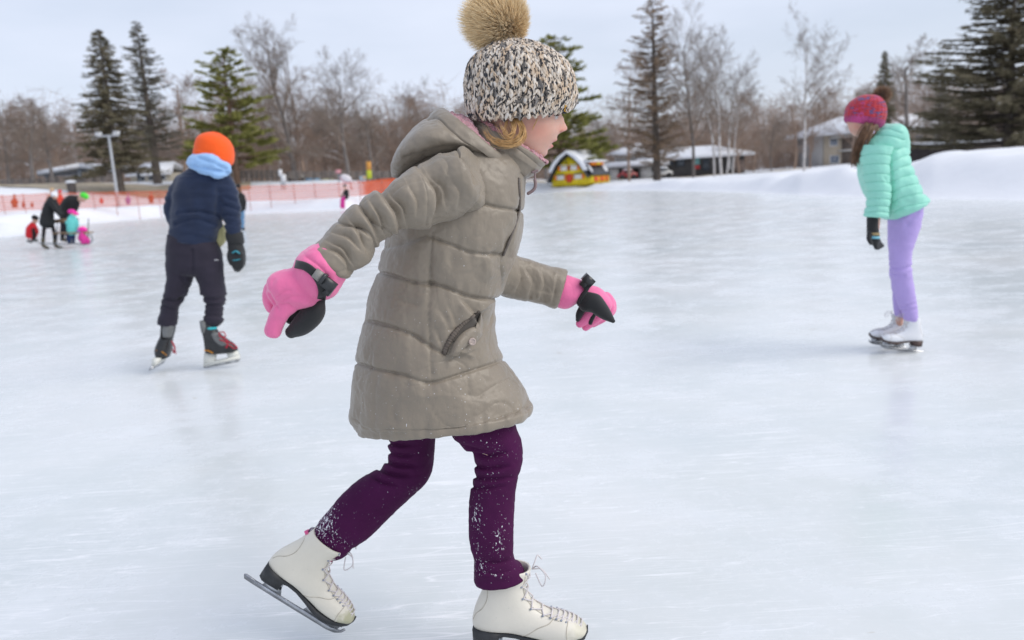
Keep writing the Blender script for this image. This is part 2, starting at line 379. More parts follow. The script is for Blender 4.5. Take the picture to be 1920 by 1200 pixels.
def bare_tree(seed, h, trunk_r, spread=0.9, up=0.35, fork=0.3, limbs=13, counts=(7, 8, 6), lens=(0.42, 0.5, 0.5, 0.5), wob=0.12, droop=0.0):
    r = random.Random(seed); out = [[], []]
    def grow(p, d, L, rad, lvl, nseg):
        pts = [p]; step = L / nseg
        for i in range(nseg):
            j = wob * (1.0 if lvl else 0.35)
            d = (d + Vector((r.gauss(0, j), r.gauss(0, j), r.gauss(0, j) + (up * 0.12 if lvl else 0.02) - (droop if lvl > 2 else 0)))).normalized()
            q = p + d * step; t0 = i / nseg; t1 = (i + 1) / nseg
            e = 0.22 if lvl < 3 else 0.5
            out[0 if lvl == 0 else 1].append((*p, *q, rad * (1 - (1 - e) * t0), rad * (1 - (1 - e) * t1), lvl))
            p = q; pts.append((p.copy(), d.copy(), t1))
        return pts[1:]
    def child(p, d, ang):
        ax = d.orthogonal().normalized(); ax.rotate(Matrix.Rotation(r.uniform(0, 6.283), 3, d)); c = d.copy(); c.rotate(Matrix.Rotation(ang, 3, ax)); return c
    def rec(p, d, L, rad, lvl):
        ns_ = (12, 6, 4, 3, 2)[lvl]; pts = grow(p, d, L, rad, lvl, ns_)
        if lvl == 4: return
        n = limbs if lvl == 0 else counts[lvl - 1]
        for k in range(n):
            f0 = fork if lvl == 0 else 0.18
            t = f0 + (1 - f0) * (k + r.random()) / n; i = min(ns_ - 1, int(t * ns_)); q, dd_, _ = pts[i]; pq = pts[i - 1][0] if i else p
            s = t * ns_ - i; pos = pq.lerp(q, min(1, max(0, s)))
            ang = r.uniform(0.45, 1.0) * (spread + 0.25 if lvl == 0 else 0.95)
            ln = L * lens[lvl] * r.uniform(0.7, 1.25) * ((1.1 - 0.6 * t) if lvl == 0 else (1.15 - 0.5 * t))
            rec(pos, child(pos, dd_, ang), ln, rad * (1 - 0.75 * t) * r.uniform(0.42, 0.62), lvl + 1)
    rec(Vector((0, 0, -0.3)), Vector((r.gauss(0, 0.03), r.gauss(0, 0.03), 1)).normalized(), h * 0.93, trunk_r, 0)
    res = []
    for q in out:
        s = np.array(q); s[:, 6:8] = np.maximum(s[:, 6:8], 0.009); big = s[:, 8] <= 1; mb = MB()
        for msk, sides in ((big, 7), (~big, 3)):
            if msk.any(): mb.add(*segs_mesh(s[msk], sides))
        res.append(mb)
    return res
def conifer(seed, h, base_w, levels, bl, droop=0.25, start=0.12, curve=1.0, quads=34, qs=(0.30, 0.05), gap=0.0, tuft=False, updraft=0.0):
    r = np.random.default_rng(seed); tr = MB(); cr = MB(); trs = []
    n = 10
    for i in range(n): trs.append((0.02*math.sin(i), 0, -0.3 + (h+0.2) * i / n, 0.02*math.sin(i+1), 0, -0.3 + (h+0.2) * (i + 1) / n, 0.024 * h * (1 - i / n) ** 0.8 + 0.02, 0.024 * h * (1 - (i + 1) / n) ** 0.8 + 0.015))
    tr.add(*segs_mesh(np.array(trs), 8)); br = []; Q = []
    for L in range(levels):
        t = start + (1 - start) * (L / levels) ** 0.92
        w = base_w * (1 - t) ** curve * (0.75 + 0.5 * r.random()) + 0.12
        if gap and r.random() < gap: w *= 0.45
        for k in range(bl):
            a = r.uniform(0, 2 * math.pi); ww = w * r.uniform(0.45, 1.2); z = h * t + r.uniform(-0.5, 0.5) * h / levels; ns_ = 5; p = np.array([0, 0, z]); pp = [p]
            for s in range(1, ns_ + 1):
                f = s / ns_; pp.append(np.array([math.cos(a) * ww * f, math.sin(a) * ww * f, z - droop * ww * f * (1.0 - 0.55 * f) + updraft * ww * f * f + r.normal(0, 0.02)]))
            rad = 0.012 + 0.012 * ww
            for s in range(ns_): br.append((*pp[s], *pp[s + 1], rad * (1 - s / ns_) + 0.006, rad * (1 - (s + 1) / ns_) + 0.005))
            nq = max(6, int(quads * ww / base_w + 5)); f = r.uniform(0.6, 1.02, nq) if tuft else r.uniform(0.15, 1.04, nq) ** 0.8
            pos = np.array(pp)[0] * 0; idx = np.minimum((f * ns_).astype(int), ns_ - 1); fr = f * ns_ - idx; PPa = np.array(pp); c = PPa[idx] + (PPa[idx + 1] - PPa[idx]) * fr[:, None]
            side = r.choice([-1, 1], nq); tdir = np.stack([math.cos(a) * np.ones(nq), math.sin(a) * np.ones(nq), np.zeros(nq)], -1); sdir_ = np.stack([-math.sin(a) * side, math.cos(a) * side, np.zeros(nq)], -1)
            dd_ = tdir * r.uniform(0.3, 1.0, nq)[:, None] + sdir_ * r.uniform(0.1, 1.0, nq)[:, None] + np.stack([np.zeros(nq), np.zeros(nq), r.uniform(-0.45, 0.3, nq) + (0.25 if tuft else 0)], -1)
            dd_ /= np.linalg.norm(dd_, axis=1, keepdims=True); ln = qs[0] * r.uniform(0.6, 1.5, nq) * (0.6 + 0.7 * (1 - t)); wd = qs[1] * r.uniform(0.7, 1.4, nq)
            up_ = r.normal(0, 1, (nq, 3)); up_[:, 2] *= 0.5; sd_ = np.cross(dd_, up_); sd_ /= np.linalg.norm(sd_, axis=1, keepdims=True) + 1e-9
            e = c + dd_ * ln[:, None]
            Q.append(np.stack([c - sd_ * wd[:, None] * 0.5, c + sd_ * wd[:, None] * 0.5, e + sd_ * wd[:, None] * 0.25, e - sd_ * wd[:, None] * 0.25], 1))
    cb = MB(); cb.add(*segs_mesh(np.array(br), 3)); q = np.concatenate(Q); cr.add(q.reshape(-1, 3), np.arange(len(q) * 4).reshape(-1, 4))
    return tr, cb, cr
def bark(name, a, b_, snow=0.5, white=False):
    m, nt, b = newmat(name); c = ramp(nt, noise(nt, 1.5, 5), [(0.3, a), (0.7, b_)])
    if white:
        c = mix(nt, ramp(nt, noise(nt, 3.0, 4, sc=(1, 1, 4)), [(0.55, (0, 0, 0)), (0.62, (1, 1, 1))]), c, (0.06, 0.055, 0.05))
    if snow:                                  # snow lying on the tops of limbs
        g = nt.nodes.new('ShaderNodeNewGeometry'); sx = nt.nodes.new('ShaderNodeSeparateXYZ'); nt.links.new(g.outputs['True Normal'], sx.inputs[0])
        up = ramp(nt, sx.outputs['Z'], [(0.45, (0, 0, 0)), (0.6, (1, 1, 1))]); pt = ramp(nt, noise(nt, 0.7, 3, loc=(3, 1, 2)), [(0.62 - snow * 0.2, (0, 0, 0)), (0.70 - snow * 0.2, (1, 1, 1))])
        c = mix(nt, mix(nt, 1.0, up, pt, 'MULTIPLY'), c, (0.8, 0.82, 0.86))
    nt.links.new(c, b.inputs['Base Color']); b.inputs['Roughness'].default_value = 0.9; b.inputs['Specular IOR Level'].default_value = 0.1
    return m
def needle(name, a, b_, c_, snow=0.3):
    m, nt, b = newmat(name); c = ramp(nt, noise(nt, 0.9, 5, 0.7), [(0.3, a), (0.5, b_), (0.7, c_)])
    if snow:
        s = ramp(nt, noise(nt, 1.6, 4, 0.6, loc=(5, 2, 8)), [(0.72 - 0.12 * snow, (0, 0, 0)), (0.80 - 0.12 * snow, (1, 1, 1))]); c = mix(nt, s, c, (0.72, 0.74, 0.78))
    nt.links.new(c, b.inputs['Base Color']); b.inputs['Roughness'].default_value = 0.85; b.inputs['Specular IOR Level'].default_value = 0.1; return m
M_BARK = bark('grey_bark', (0.13, 0.115, 0.105), (0.23, 0.205, 0.19), 0.5)
M_TWIG = bark('twig_bark', (0.19, 0.150, 0.122), (0.29, 0.240, 0.20), 0.2)
M_TWIGR = bark('reddish_twig_bark', (0.25, 0.18, 0.138), (0.36, 0.27, 0.215), 0.2)
M_BIRCH = bark('birch_bark', (0.50, 0.47, 0.45), (0.66, 0.63, 0.61), 0, True)
M_CBARK = bark('conifer_bark', (0.10, 0.085, 0.075), (0.17, 0.145, 0.125), 0.3)
M_PBARK = bark('pine_bark', (0.17, 0.115, 0.085), (0.24, 0.16, 0.12), 0)
M_SPRUCE = needle('spruce_needles', (0.085, 0.078, 0.050), (0.16, 0.142, 0.092), (0.24, 0.205, 0.14), 0.35)
M_SPRUCEG = needle('greyer_spruce_needles', (0.11, 0.105, 0.08), (0.17, 0.16, 0.125), (0.24, 0.22, 0.175), 0.35)
M_PINE = needle('pine_needles', (0.13, 0.14, 0.046), (0.25, 0.25, 0.075), (0.35, 0.33, 0.12), 0.15)
M_BROWN = needle('browned_needles', (0.15, 0.125, 0.085), (0.28, 0.205, 0.14), (0.40, 0.285, 0.20), 0.3)

PROTO = {}
def proto(kind):
    if kind in PROTO: return PROTO[kind]
    if kind == 'oak': a, b = bare_tree(11, 14, 0.34, 0.95, 0.2, 0.26, 14, (8, 8, 6), (0.50, 0.5, 0.48, 0.5), 0.17); ps = [('trunk', a, M_BARK), ('crown', b, M_TWIG)]
    elif kind == 'oak_snowy': a, b = bare_tree(23, 14, 0.30, 1.05, 0.05, 0.22, 14, (8, 8, 6), (0.52, 0.5, 0.5, 0.5), 0.19); ps = [('trunk', a, M_BARK), ('crown', b, M_TWIG)]
    elif kind == 'tall': a, b = bare_tree(31, 20, 0.33, 0.80, 0.55, 0.20, 18, (8, 7, 5), (0.60, 0.5, 0.5, 0.5), 0.11); ps = [('trunk', a, M_BARK), ('crown', b, M_TWIG)]
    elif kind == 'tall_fine': a, b = bare_tree(47, 20, 0.26, 0.70, 0.6, 0.24, 18, (8, 7, 5), (0.52, 0.5, 0.5, 0.55), 0.10, ); ps = [('trunk', a, M_BARK), ('crown', b, M_TWIG)]
    elif kind == 'brown': a, b = bare_tree(53, 15, 0.24, 0.8, 0.3, 0.18, 16, (7, 8, 6), (0.42, 0.5, 0.5, 0.5), 0.14); ps = [('trunk', a, M_TWIGR), ('crown', b, M_TWIGR)]
    elif kind == 'young': a, b = bare_tree(61, 10, 0.12, 0.6, 0.6, 0.10, 16, (6, 5, 3), (0.36, 0.5, 0.5, 0.5), 0.12); ps = [('trunk', a, M_TWIGR), ('crown', b, M_TWIGR)]
    elif kind == 'birch': a, b = bare_tree(71, 18, 0.19, 0.75, 0.4, 0.32, 16, (7, 6, 4), (0.50, 0.5, 0.5, 0.55), 0.09, 0.03); ps = [('trunk', a, M_BIRCH), ('crown', b, M_TWIG)]
    elif kind == 'birch_lean': a, b = bare_tree(79, 17, 0.18, 0.75, 0.4, 0.34, 14, (7, 6, 4), (0.52, 0.5, 0.5, 0.55), 0.14, 0.03); ps = [('trunk', a, M_BIRCH), ('crown', b, M_TWIG)]
    elif kind == 'spruce': a, b, c = conifer(5, 16, 4.0, 56, 8, 0.22, 0.15, 0.66, 62, (0.46, 0.075), 0.12); ps = [('trunk', a, M_CBARK), ('branches', b, M_CBARK), ('crown', c, M_SPRUCE)]
    elif kind == 'spruce_thin': a, b, c = conifer(8, 17, 3.1, 48, 7, 0.10, 0.22, 0.60, 40, (0.40, 0.06), 0.3, updraft=0.2); ps = [('trunk', a, M_CBARK), ('branches', b, M_CBARK), ('crown', c, M_SPRUCEG)]
    elif kind == 'pine': a, b, c = conifer(12, 14, 5.4, 46, 7, 0.02, 0.12, 0.50, 150, (0.46, 0.09), 0.35, True, 0.10); ps = [('trunk', a, M_PBARK), ('branches', b, M_PBARK), ('crown', c, M_PINE)]
    elif kind == 'larch': a, b, c = conifer(17, 20, 5.4, 56, 6, 0.05, 0.10, 0.55, 70, (0.46, 0.06), 0.3, updraft=0.15); ps = [('trunk', a, M_CBARK), ('branches', b, M_TWIG), ('crown', c, M_BROWN)]
    elif kind == 'big_spruce': a, b, c = conifer(21, 15, 6.4, 54, 9, 0.10, 0.08, 0.55, 170, (0.40, 0.065), 0.2, updraft=0.12); ps = [('trunk', a, M_CBARK), ('branches', b, M_CBARK), ('crown', c, M_SPRUCE)]
    hh = max(mb.arrays()[0][:, 2].max() for _, mb, _ in ps)
    PROTO[kind] = (hh, [(n, make_mesh(kind + '_' + n, *mb.arrays()[:2], n == 'trunk'), m) for n, mb, m in ps])
    for n, me, m in PROTO[kind][1]: me.materials.append(m)
    return PROTO[kind]
TN = {'oak': 'bare_tree', 'oak_snowy': 'bare_tree', 'tall': 'bare_tree', 'tall_fine': 'bare_tree', 'brown': 'bare_tree', 'young': 'bare_tree', 'birch': 'birch_tree', 'birch_lean': 'birch_tree',
      'spruce': 'spruce_tree', 'spruce_thin': 'spruce_tree', 'pine': 'pine_tree', 'larch': 'conifer_tree', 'big_spruce': 'spruce_tree'}
def tree(kind, px, ytop, Yd, label, group=None, rot=0.0, wide=1.0, tilt=0.0, cat='tree'):
    g = ground_at(px, Yd); hh, parts = proto(kind)
    top = P(px - 0.0612 * 0, ytop, Yd)[2]; s = (top - g[2]) / hh
    t = thing(TN[kind], g, label, cat, group); t.rotation_euler = (0, tilt, rot); t.scale = (s * wide, s * wide, s)
    for n, me, m in parts:
        o = bpy.data.objects.new(n, me); COL.objects.link(o); o.parent = t
    return t
tree('spruce', 228, 52, 68, 'tall dark spruce, tallest evergreen left of the orange hatted skater, behind the lamp post', rot=0.4)
tree('spruce_thin', 296, 38, 76, 'slender airy grey green spruce just right of the big dark spruce', rot=1.9, wide=1.15)
tree('pine', 446, 85, 72, 'olive green pine with layered tufted boughs above the orange hat', rot=0.8)
tree('tall', 555, 28, 84, 'tall bare tree with a wide rounded crown right of the olive pine', rot=2.1, wide=1.25)
tree('tall_fine', 640, 78, 88, 'bare tree with twin upright limbs left of the main skater, behind the netting', rot=0.3, wide=1.2)
tree('oak_snowy', 655, 150, 70, 'spreading bare tree with snow lying along its limbs behind the orange netting', rot=2.6, wide=1.2)
tree('oak', 100, 175, 80, 'bare spreading tree at the far left with a broad low crown', rot=1.0, wide=1.2)
tree('oak', 20, 168, 92, 'bare tree on the left edge of the photo behind the shelter', rot=3.0, wide=1.2)
tree('oak', -30, 170, 86, 'bare tree partly cut off by the left edge of the photo', rot=0.4, wide=1.4)
tree('oak_snowy', 62, 172, 83, 'bare snowy tree between the two left hand oaks', rot=1.9, wide=1.3)
tree('brown', 345, 120, 82, 'thin reddish bare tree between the slender spruce and the olive pine', rot=2.9, wide=1.2)
tree('oak', 700, 190, 80, 'low bare spreading tree above the feather banner', rot=5.0, wide=1.3)
tree('brown', 775, 170, 84, 'brownish bare tree just left of the grey hood', rot=0.5, wide=1.3)
tree('tall_fine', 800, 140, 98, 'thin bare tree rising behind the brownish one left of the grey hood', rot=4.0, wide=1.2)
tree('pine', 1052, 62, 62, 'dark olive pine behind the yellow playhouse and the knitted hat', rot=3.6, wide=0.95)
tree('larch', 1232, -12, 66, 'very tall sparse brown green conifer right of the main skater', rot=0.2)
tree('brown', 1180, 90, 72, 'reddish brown bare tree on the left flank of the tall sparse conifer', rot=1.2, wide=0.8)
tree('tall_fine', 1300, -15, 64, 'tall bare tree with a thick grey trunk beside the white birches', rot=2.5, wide=0.95)
tree('birch', 1352, 30, 60, 'white birch with an upright stem, rightmost of the birch clump', rot=0.7, wide=1.1)
tree('birch_lean', 1340, 60, 60.5, 'white birch with a slightly bent stem in the middle of the clump', rot=2.2, wide=1.0, tilt=-0.05)
tree('birch_lean', 1362, 90, 61, 'white birch leaning left out of the clump', rot=4.0, wide=1.0, tilt=-0.2)
tree('birch', 1372, 110, 62.5, 'white birch leaning right out of the clump', rot=5.1, wide=1.0, tilt=0.13)
tree('birch', 1508, 2, 62, 'tall single birch with a pale lower stem left of the beige apartment block', rot=3.3, wide=1.0)
tree('spruce', 1655, 95, 78, 'small pointed spruce behind the red knitted hat', rot=0.9, wide=0.55)
tree('oak', 1700, 58, 88, 'bare spreading tree with snowy twigs behind the small spruce', rot=4.4, wide=1.3)
tree('big_spruce', 1888, -70, 38, 'huge dark spruce filling the upper right corner', rot=1.3, wide=1.25)
tree('spruce_thin', 1760, 120, 58, 'thin snowy spruce left of the huge dark one', rot=0.6, wide=0.9)
WG = 'bare trees of the wood along the park edge'
for i in range(78):
    r_ = random.Random(900 + i); px = -150 + 2300 * (i + r_.random() * 0.9) / 78; Yd = r_.uniform(88, 118)
    base = np.interp(px, [0, 300, 560, 760, 860, 1000, 1150, 1300, 1450, 1600, 1750, 1950], [205, 215, 150, 200, 215, 215, 235, 190, 185, 165, 150, 130]) + r_.uniform(-34, 30)
    tree(r_.choice(['oak', 'brown', 'brown', 'young', 'young', 'tall_fine', 'tall']), px, base, Yd, 'grey brown bare tree in the dense wood behind the park', WG, r_.uniform(0, 6.28), r_.uniform(1.0, 1.6))
for i in range(26):
    r_ = random.Random(300 + i); px = 400 + 470 * (i + r_.random()) / 26
    tree('young', px, 265 + r_.uniform(-30, 30) - 0.061 * (px - 400), r_.uniform(83, 96), 'bushy bare sapling at the front edge of the left hand wood', 'bare saplings in front of the wood', r_.uniform(0, 6.28), r_.uniform(1.4, 2.2))
# the far wood behind reads as one mass of stems and twigs
ws = []
rw = np.random.default_rng(44)
for i in range(5200):
    a = rw.uniform(-0.75, 0.75); d = rw.uniform(112, 165); x = d * math.tan(a) if abs(a) < 0.8 else 0; x = rw.uniform(-115, 115); y = rw.uniform(108, 165); z = np.interp(math.atan2(x, y), TKX, TK)
    h_ = rw.uniform(5, 13.0) * np.interp(x, [-110, 0, 20, 110], [1.15, 1.05, 0.75, 1.15]); lx, ly = rw.normal(0, 0.16, 2); q = np.array([x, y, z - 0.3])
    for s in range(3):
        q2 = q + np.array([lx + rw.normal(0, 0.16), ly, 1]) * h_ / 3; ws.append((*q, *q2, 0.045 - 0.012 * s, 0.033 - 0.012 * s))
        for b in range(9):
            dq = np.array([rw.normal(0, 0.75), rw.normal(0, 0.3), rw.uniform(0.0, 0.8)]) * rw.uniform(0.8, 2.2); st = q + (q2 - q) * rw.random(); ws.append((*st, *(st + dq), 0.028, 0.01))
        q = q2
mb = MB(); mb.add(*segs_mesh(np.array(ws), 3)); wd = obj('woodland', mb, M_TWIGR, None, False); wd['kind'] = 'stuff'; wd['label'] = 'distant bare brown wood behind the park'; wd['category'] = 'woodland'

# ------------------------------------------------------------------ people: shared builders
def mul(keys, s, sh=None):
    """shrink silhouette keys about their centre line"""
    out = []
    for k in keys:
        cx, cy = (k[0] + k[2]) / 2, (k[1] + k[3]) / 2
        out.append((cx + (k[0] - cx) * s, cy + (k[1] - cy) * s, cx + (k[2] - cx) * s, cy + (k[3] - cy) * s, k[4], k[5] * s))
    return out
def head_grid(prof, Y0, sc, flip=1, n=110, m=120, ex=2.15, bumps=()):
    """prof: (y, x_front, x_back, half width m) rows, top to bottom in photo px; bumps: (y, lateral, sig_y, sig_lat, px)"""
    pr = np.array(prof, float); yy = np.linspace(0, 1, n); t = np.linspace(0, 1, len(pr)); q = interp(t, pr, yy)
    a = np.linspace(0, 2 * math.pi, m, endpoint=False); ca = np.sign(np.cos(a)) * np.abs(np.cos(a)) ** (2 / ex); sa = np.sign(np.sin(a)) * np.abs(np.sin(a)) ** (2 / ex)
    y = q[:, 0:1] + 0 * a[None]; cx = (q[:, 1:2] + q[:, 2:3]) / 2; rx = (q[:, 1:2] - q[:, 2:3]) / 2
    lat = q[:, 3:4] * sa[None]; x = cx + rx * ca[None]; fr = np.clip(ca[None] * 1.6, 0, 1)
    for (by, bl, sy, sl, amp) in bumps:
        for sgn in ((1, -1) if bl else (1,)):
            x = x + flip * amp * np.exp(-((y - by) / sy) ** 2 - ((lat - sgn * bl) / sl) ** 2) * fr
    V = P(x, y, Y0); V[..., 1] -= 0; V = V + np.stack([0 * lat, -lat, 0 * lat], -1)
    return V
def strands(guides, n, spread, rad, seed, taper=0.3, m=4, k=14, cols=None):
    """hair: many thin tubes following guide curves (lists of 3-D points)"""
    r = np.random.default_rng(seed); mb = MB()
    for g in guides:
        g = np.asarray(g, float); t = np.linspace(0, 1, len(g)); tt = np.linspace(0, 1, k); c = interp(t, g, tt)
        for i in range(n):
            o = r.normal(0, 1, 3) * spread; o2 = r.normal(0, 1, 3) * spread; e = r.uniform(0.75, 1.0); cc = interp(tt, c, tt * e)
            w = tt[:, None]; p = cc + o * (0.35 + 0.65 * np.sin(w * 2.6)) + o2 * w * 0.9
            v = tube(p, rad * (1 - (1 - taper) * tt), None, m); mb.grid(v, col=np.array([1, 1, 1]) * r.uniform(0.7, 1.25))
    return mb
def fur(center, axes, n, length, rad, seed, wind=(0, 0, 0), clump=0.5, core=0.30, root=(0.5, 0.5, 0.5), tip=(1, 1, 1)):
    r = np.random.default_rng(seed); d = r.normal(0, 1, (n, 3)); d /= np.linalg.norm(d, axis=1, keepdims=True)
    cl_ = r.normal(0, 1, (n // 14 + 1, 3)); cl_ /= np.linalg.norm(cl_, axis=1, keepdims=True); near = np.argmax(d @ cl_.T, 1)
    dt = d * (1 - clump) + cl_[near] * clump; dt /= np.linalg.norm(dt, axis=1, keepdims=True)
    L = length * r.uniform(0.55, 1.15, n); base = np.asarray(center) + d * np.asarray(axes) * core; K = 5; pts = []
    for s in range(K):
        f = s / (K - 1); pts.append(base + (d * (1 - f) + dt * f) * (L * f)[:, None] * np.asarray(axes) / np.mean(axes) + np.asarray(wind) * (f * f * L)[:, None] + r.normal(0, 0.012, (n, 3)) * (f * L)[:, None] * 6 * 0.5)
    pts = np.stack(pts, 1); T = np.gradient(pts, axis=1); x = np.cross(T, r.normal(0, 1, (n, 1, 3))); x /= np.linalg.norm(x, axis=2, keepdims=True) + 1e-9
    w = rad * np.array([1.0, 0.9, 0.7, 0.45, 0.12])[None, :, None]; V = np.stack([pts - x * w, pts + x * w], 2).reshape(-1, 3)
    f = []
    b = (np.arange(n) * K * 2)[:, None]
    for s in range(K - 1): f.append(np.concatenate([b + 2*s, b + 2*s + 1, b + 2*s + 3, b + 2*s + 2], 1))
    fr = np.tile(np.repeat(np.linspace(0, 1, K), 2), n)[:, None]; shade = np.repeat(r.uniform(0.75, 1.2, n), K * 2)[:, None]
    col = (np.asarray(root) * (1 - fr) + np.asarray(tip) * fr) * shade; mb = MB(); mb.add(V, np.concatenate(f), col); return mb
def clay(V, faces, lines, px_w, depth, N, both=True, sharp=True):
    px, py = proj(V); d = np.zeros(len(V))
    for ln, w, dp in lines:
        q = pldist(px, py, ln); d -= dp * (np.exp(-q / w) if sharp else np.exp(-(q / w) ** 2))
    return V + N * d[:, None]

M_SKIN = None
def mk_skin(name, base=(0.62, 0.38, 0.30)):
    m, nt, b = newmat(name); a = nt.nodes.new('ShaderNodeVertexColor'); a.layer_name = 'tint'
    c = ramp(nt, noise(nt, 60, 4), [(0.3, tuple(x * 0.96 for x in base)), (0.7, tuple(x * 1.03 for x in base))]); c = mix(nt, 1.0, c, a.outputs[0], 'MULTIPLY')
    nt.links.new(c, b.inputs['Base Color']); b.inputs['Roughness'].default_value = 0.5; b.inputs['Subsurface Weight'].default_value = 0.25
    b.inputs['Subsurface Radius'].default_value = (0.010, 0.004, 0.002); b.inputs['Subsurface Scale'].default_value = 0.6; b.inputs['Specular IOR Level'].default_value = 0.35
    bump(nt, b, noise(nt, 400, 2), 0.08, 0.0006); return m
M_SKIN = mk_skin('skin')
def fabric(name, col, rough=0.55, sheen=0.2, weave=500, var=0.10, bs=0.15, fl=None, dirt=0.0, crinkle=0):
    m, nt, b = newmat(name); lo = tuple(x * (1 - var) for x in col); hi = tuple(x * (1 + var) for x in col)
    c = ramp(nt, noise(nt, 9, 5, 0.6), [(0.3, lo), (0.7, hi)])
    if dirt:
        dm = ramp(nt, noise(nt, 7, 6, 0.7, loc=(3, 2, 1)), [(0.58, (0, 0, 0)), (0.75, (dirt, dirt, dirt))]); c = mix(nt, dm, c, tuple(x * 0.45 for x in col))
    if fl:                                   # snow flecks caught on the cloth: (fine scale, patch scale, amount, stretch)
        fs, ps, am, st, loc = fl; fk = ramp(nt, noise(nt, fs, 2, 0.5, sc=st), [(0.66 - am, (0, 0, 0)), (0.71 - am, (1, 1, 1))]); pt = ramp(nt, noise(nt, ps, 2, 0.5, loc=loc), [(0.48, (0, 0, 0)), (0.62, (1, 1, 1))])
        c = mix(nt, mix(nt, 1.0, fk, pt, 'MULTIPLY'), c, (0.78, 0.79, 0.82))
    nt.links.new(c, b.inputs['Base Color']); b.inputs['Roughness'].default_value = rough; b.inputs['Sheen Weight'].default_value = sheen
    b.inputs['Specular IOR Level'].default_value = 0.35; bn = bump(nt, b, noise(nt, weave, 3, 0.6), bs, 0.0015)
    if crinkle:                               # fine creases of thin woven nylon
        r1 = ramp(nt, noise(nt, crinkle, 3, .5, sc=(1, 1, .5), rot=(0, .7, 0)), [(.40, (1, 1, 1)), (.5, (0, 0, 0)), (.60, (1, 1, 1))]); r2 = ramp(nt, noise(nt, crinkle * .5, 4, .55, sc=(.6, 1, 1), loc=(4, 4, 4)), [(.42, (1, 1, 1)), (.5, (0, 0, 0)), (.62, (1, 1, 1))])
        b2 = node(nt, 'ShaderNodeBump', Strength=.24, Distance=.0045); nt.links.new(mix(nt, .5, r1, r2), b2.inputs['Height']); nt.links.new(b2.outputs[0], bn.inputs['Normal'])
    return m

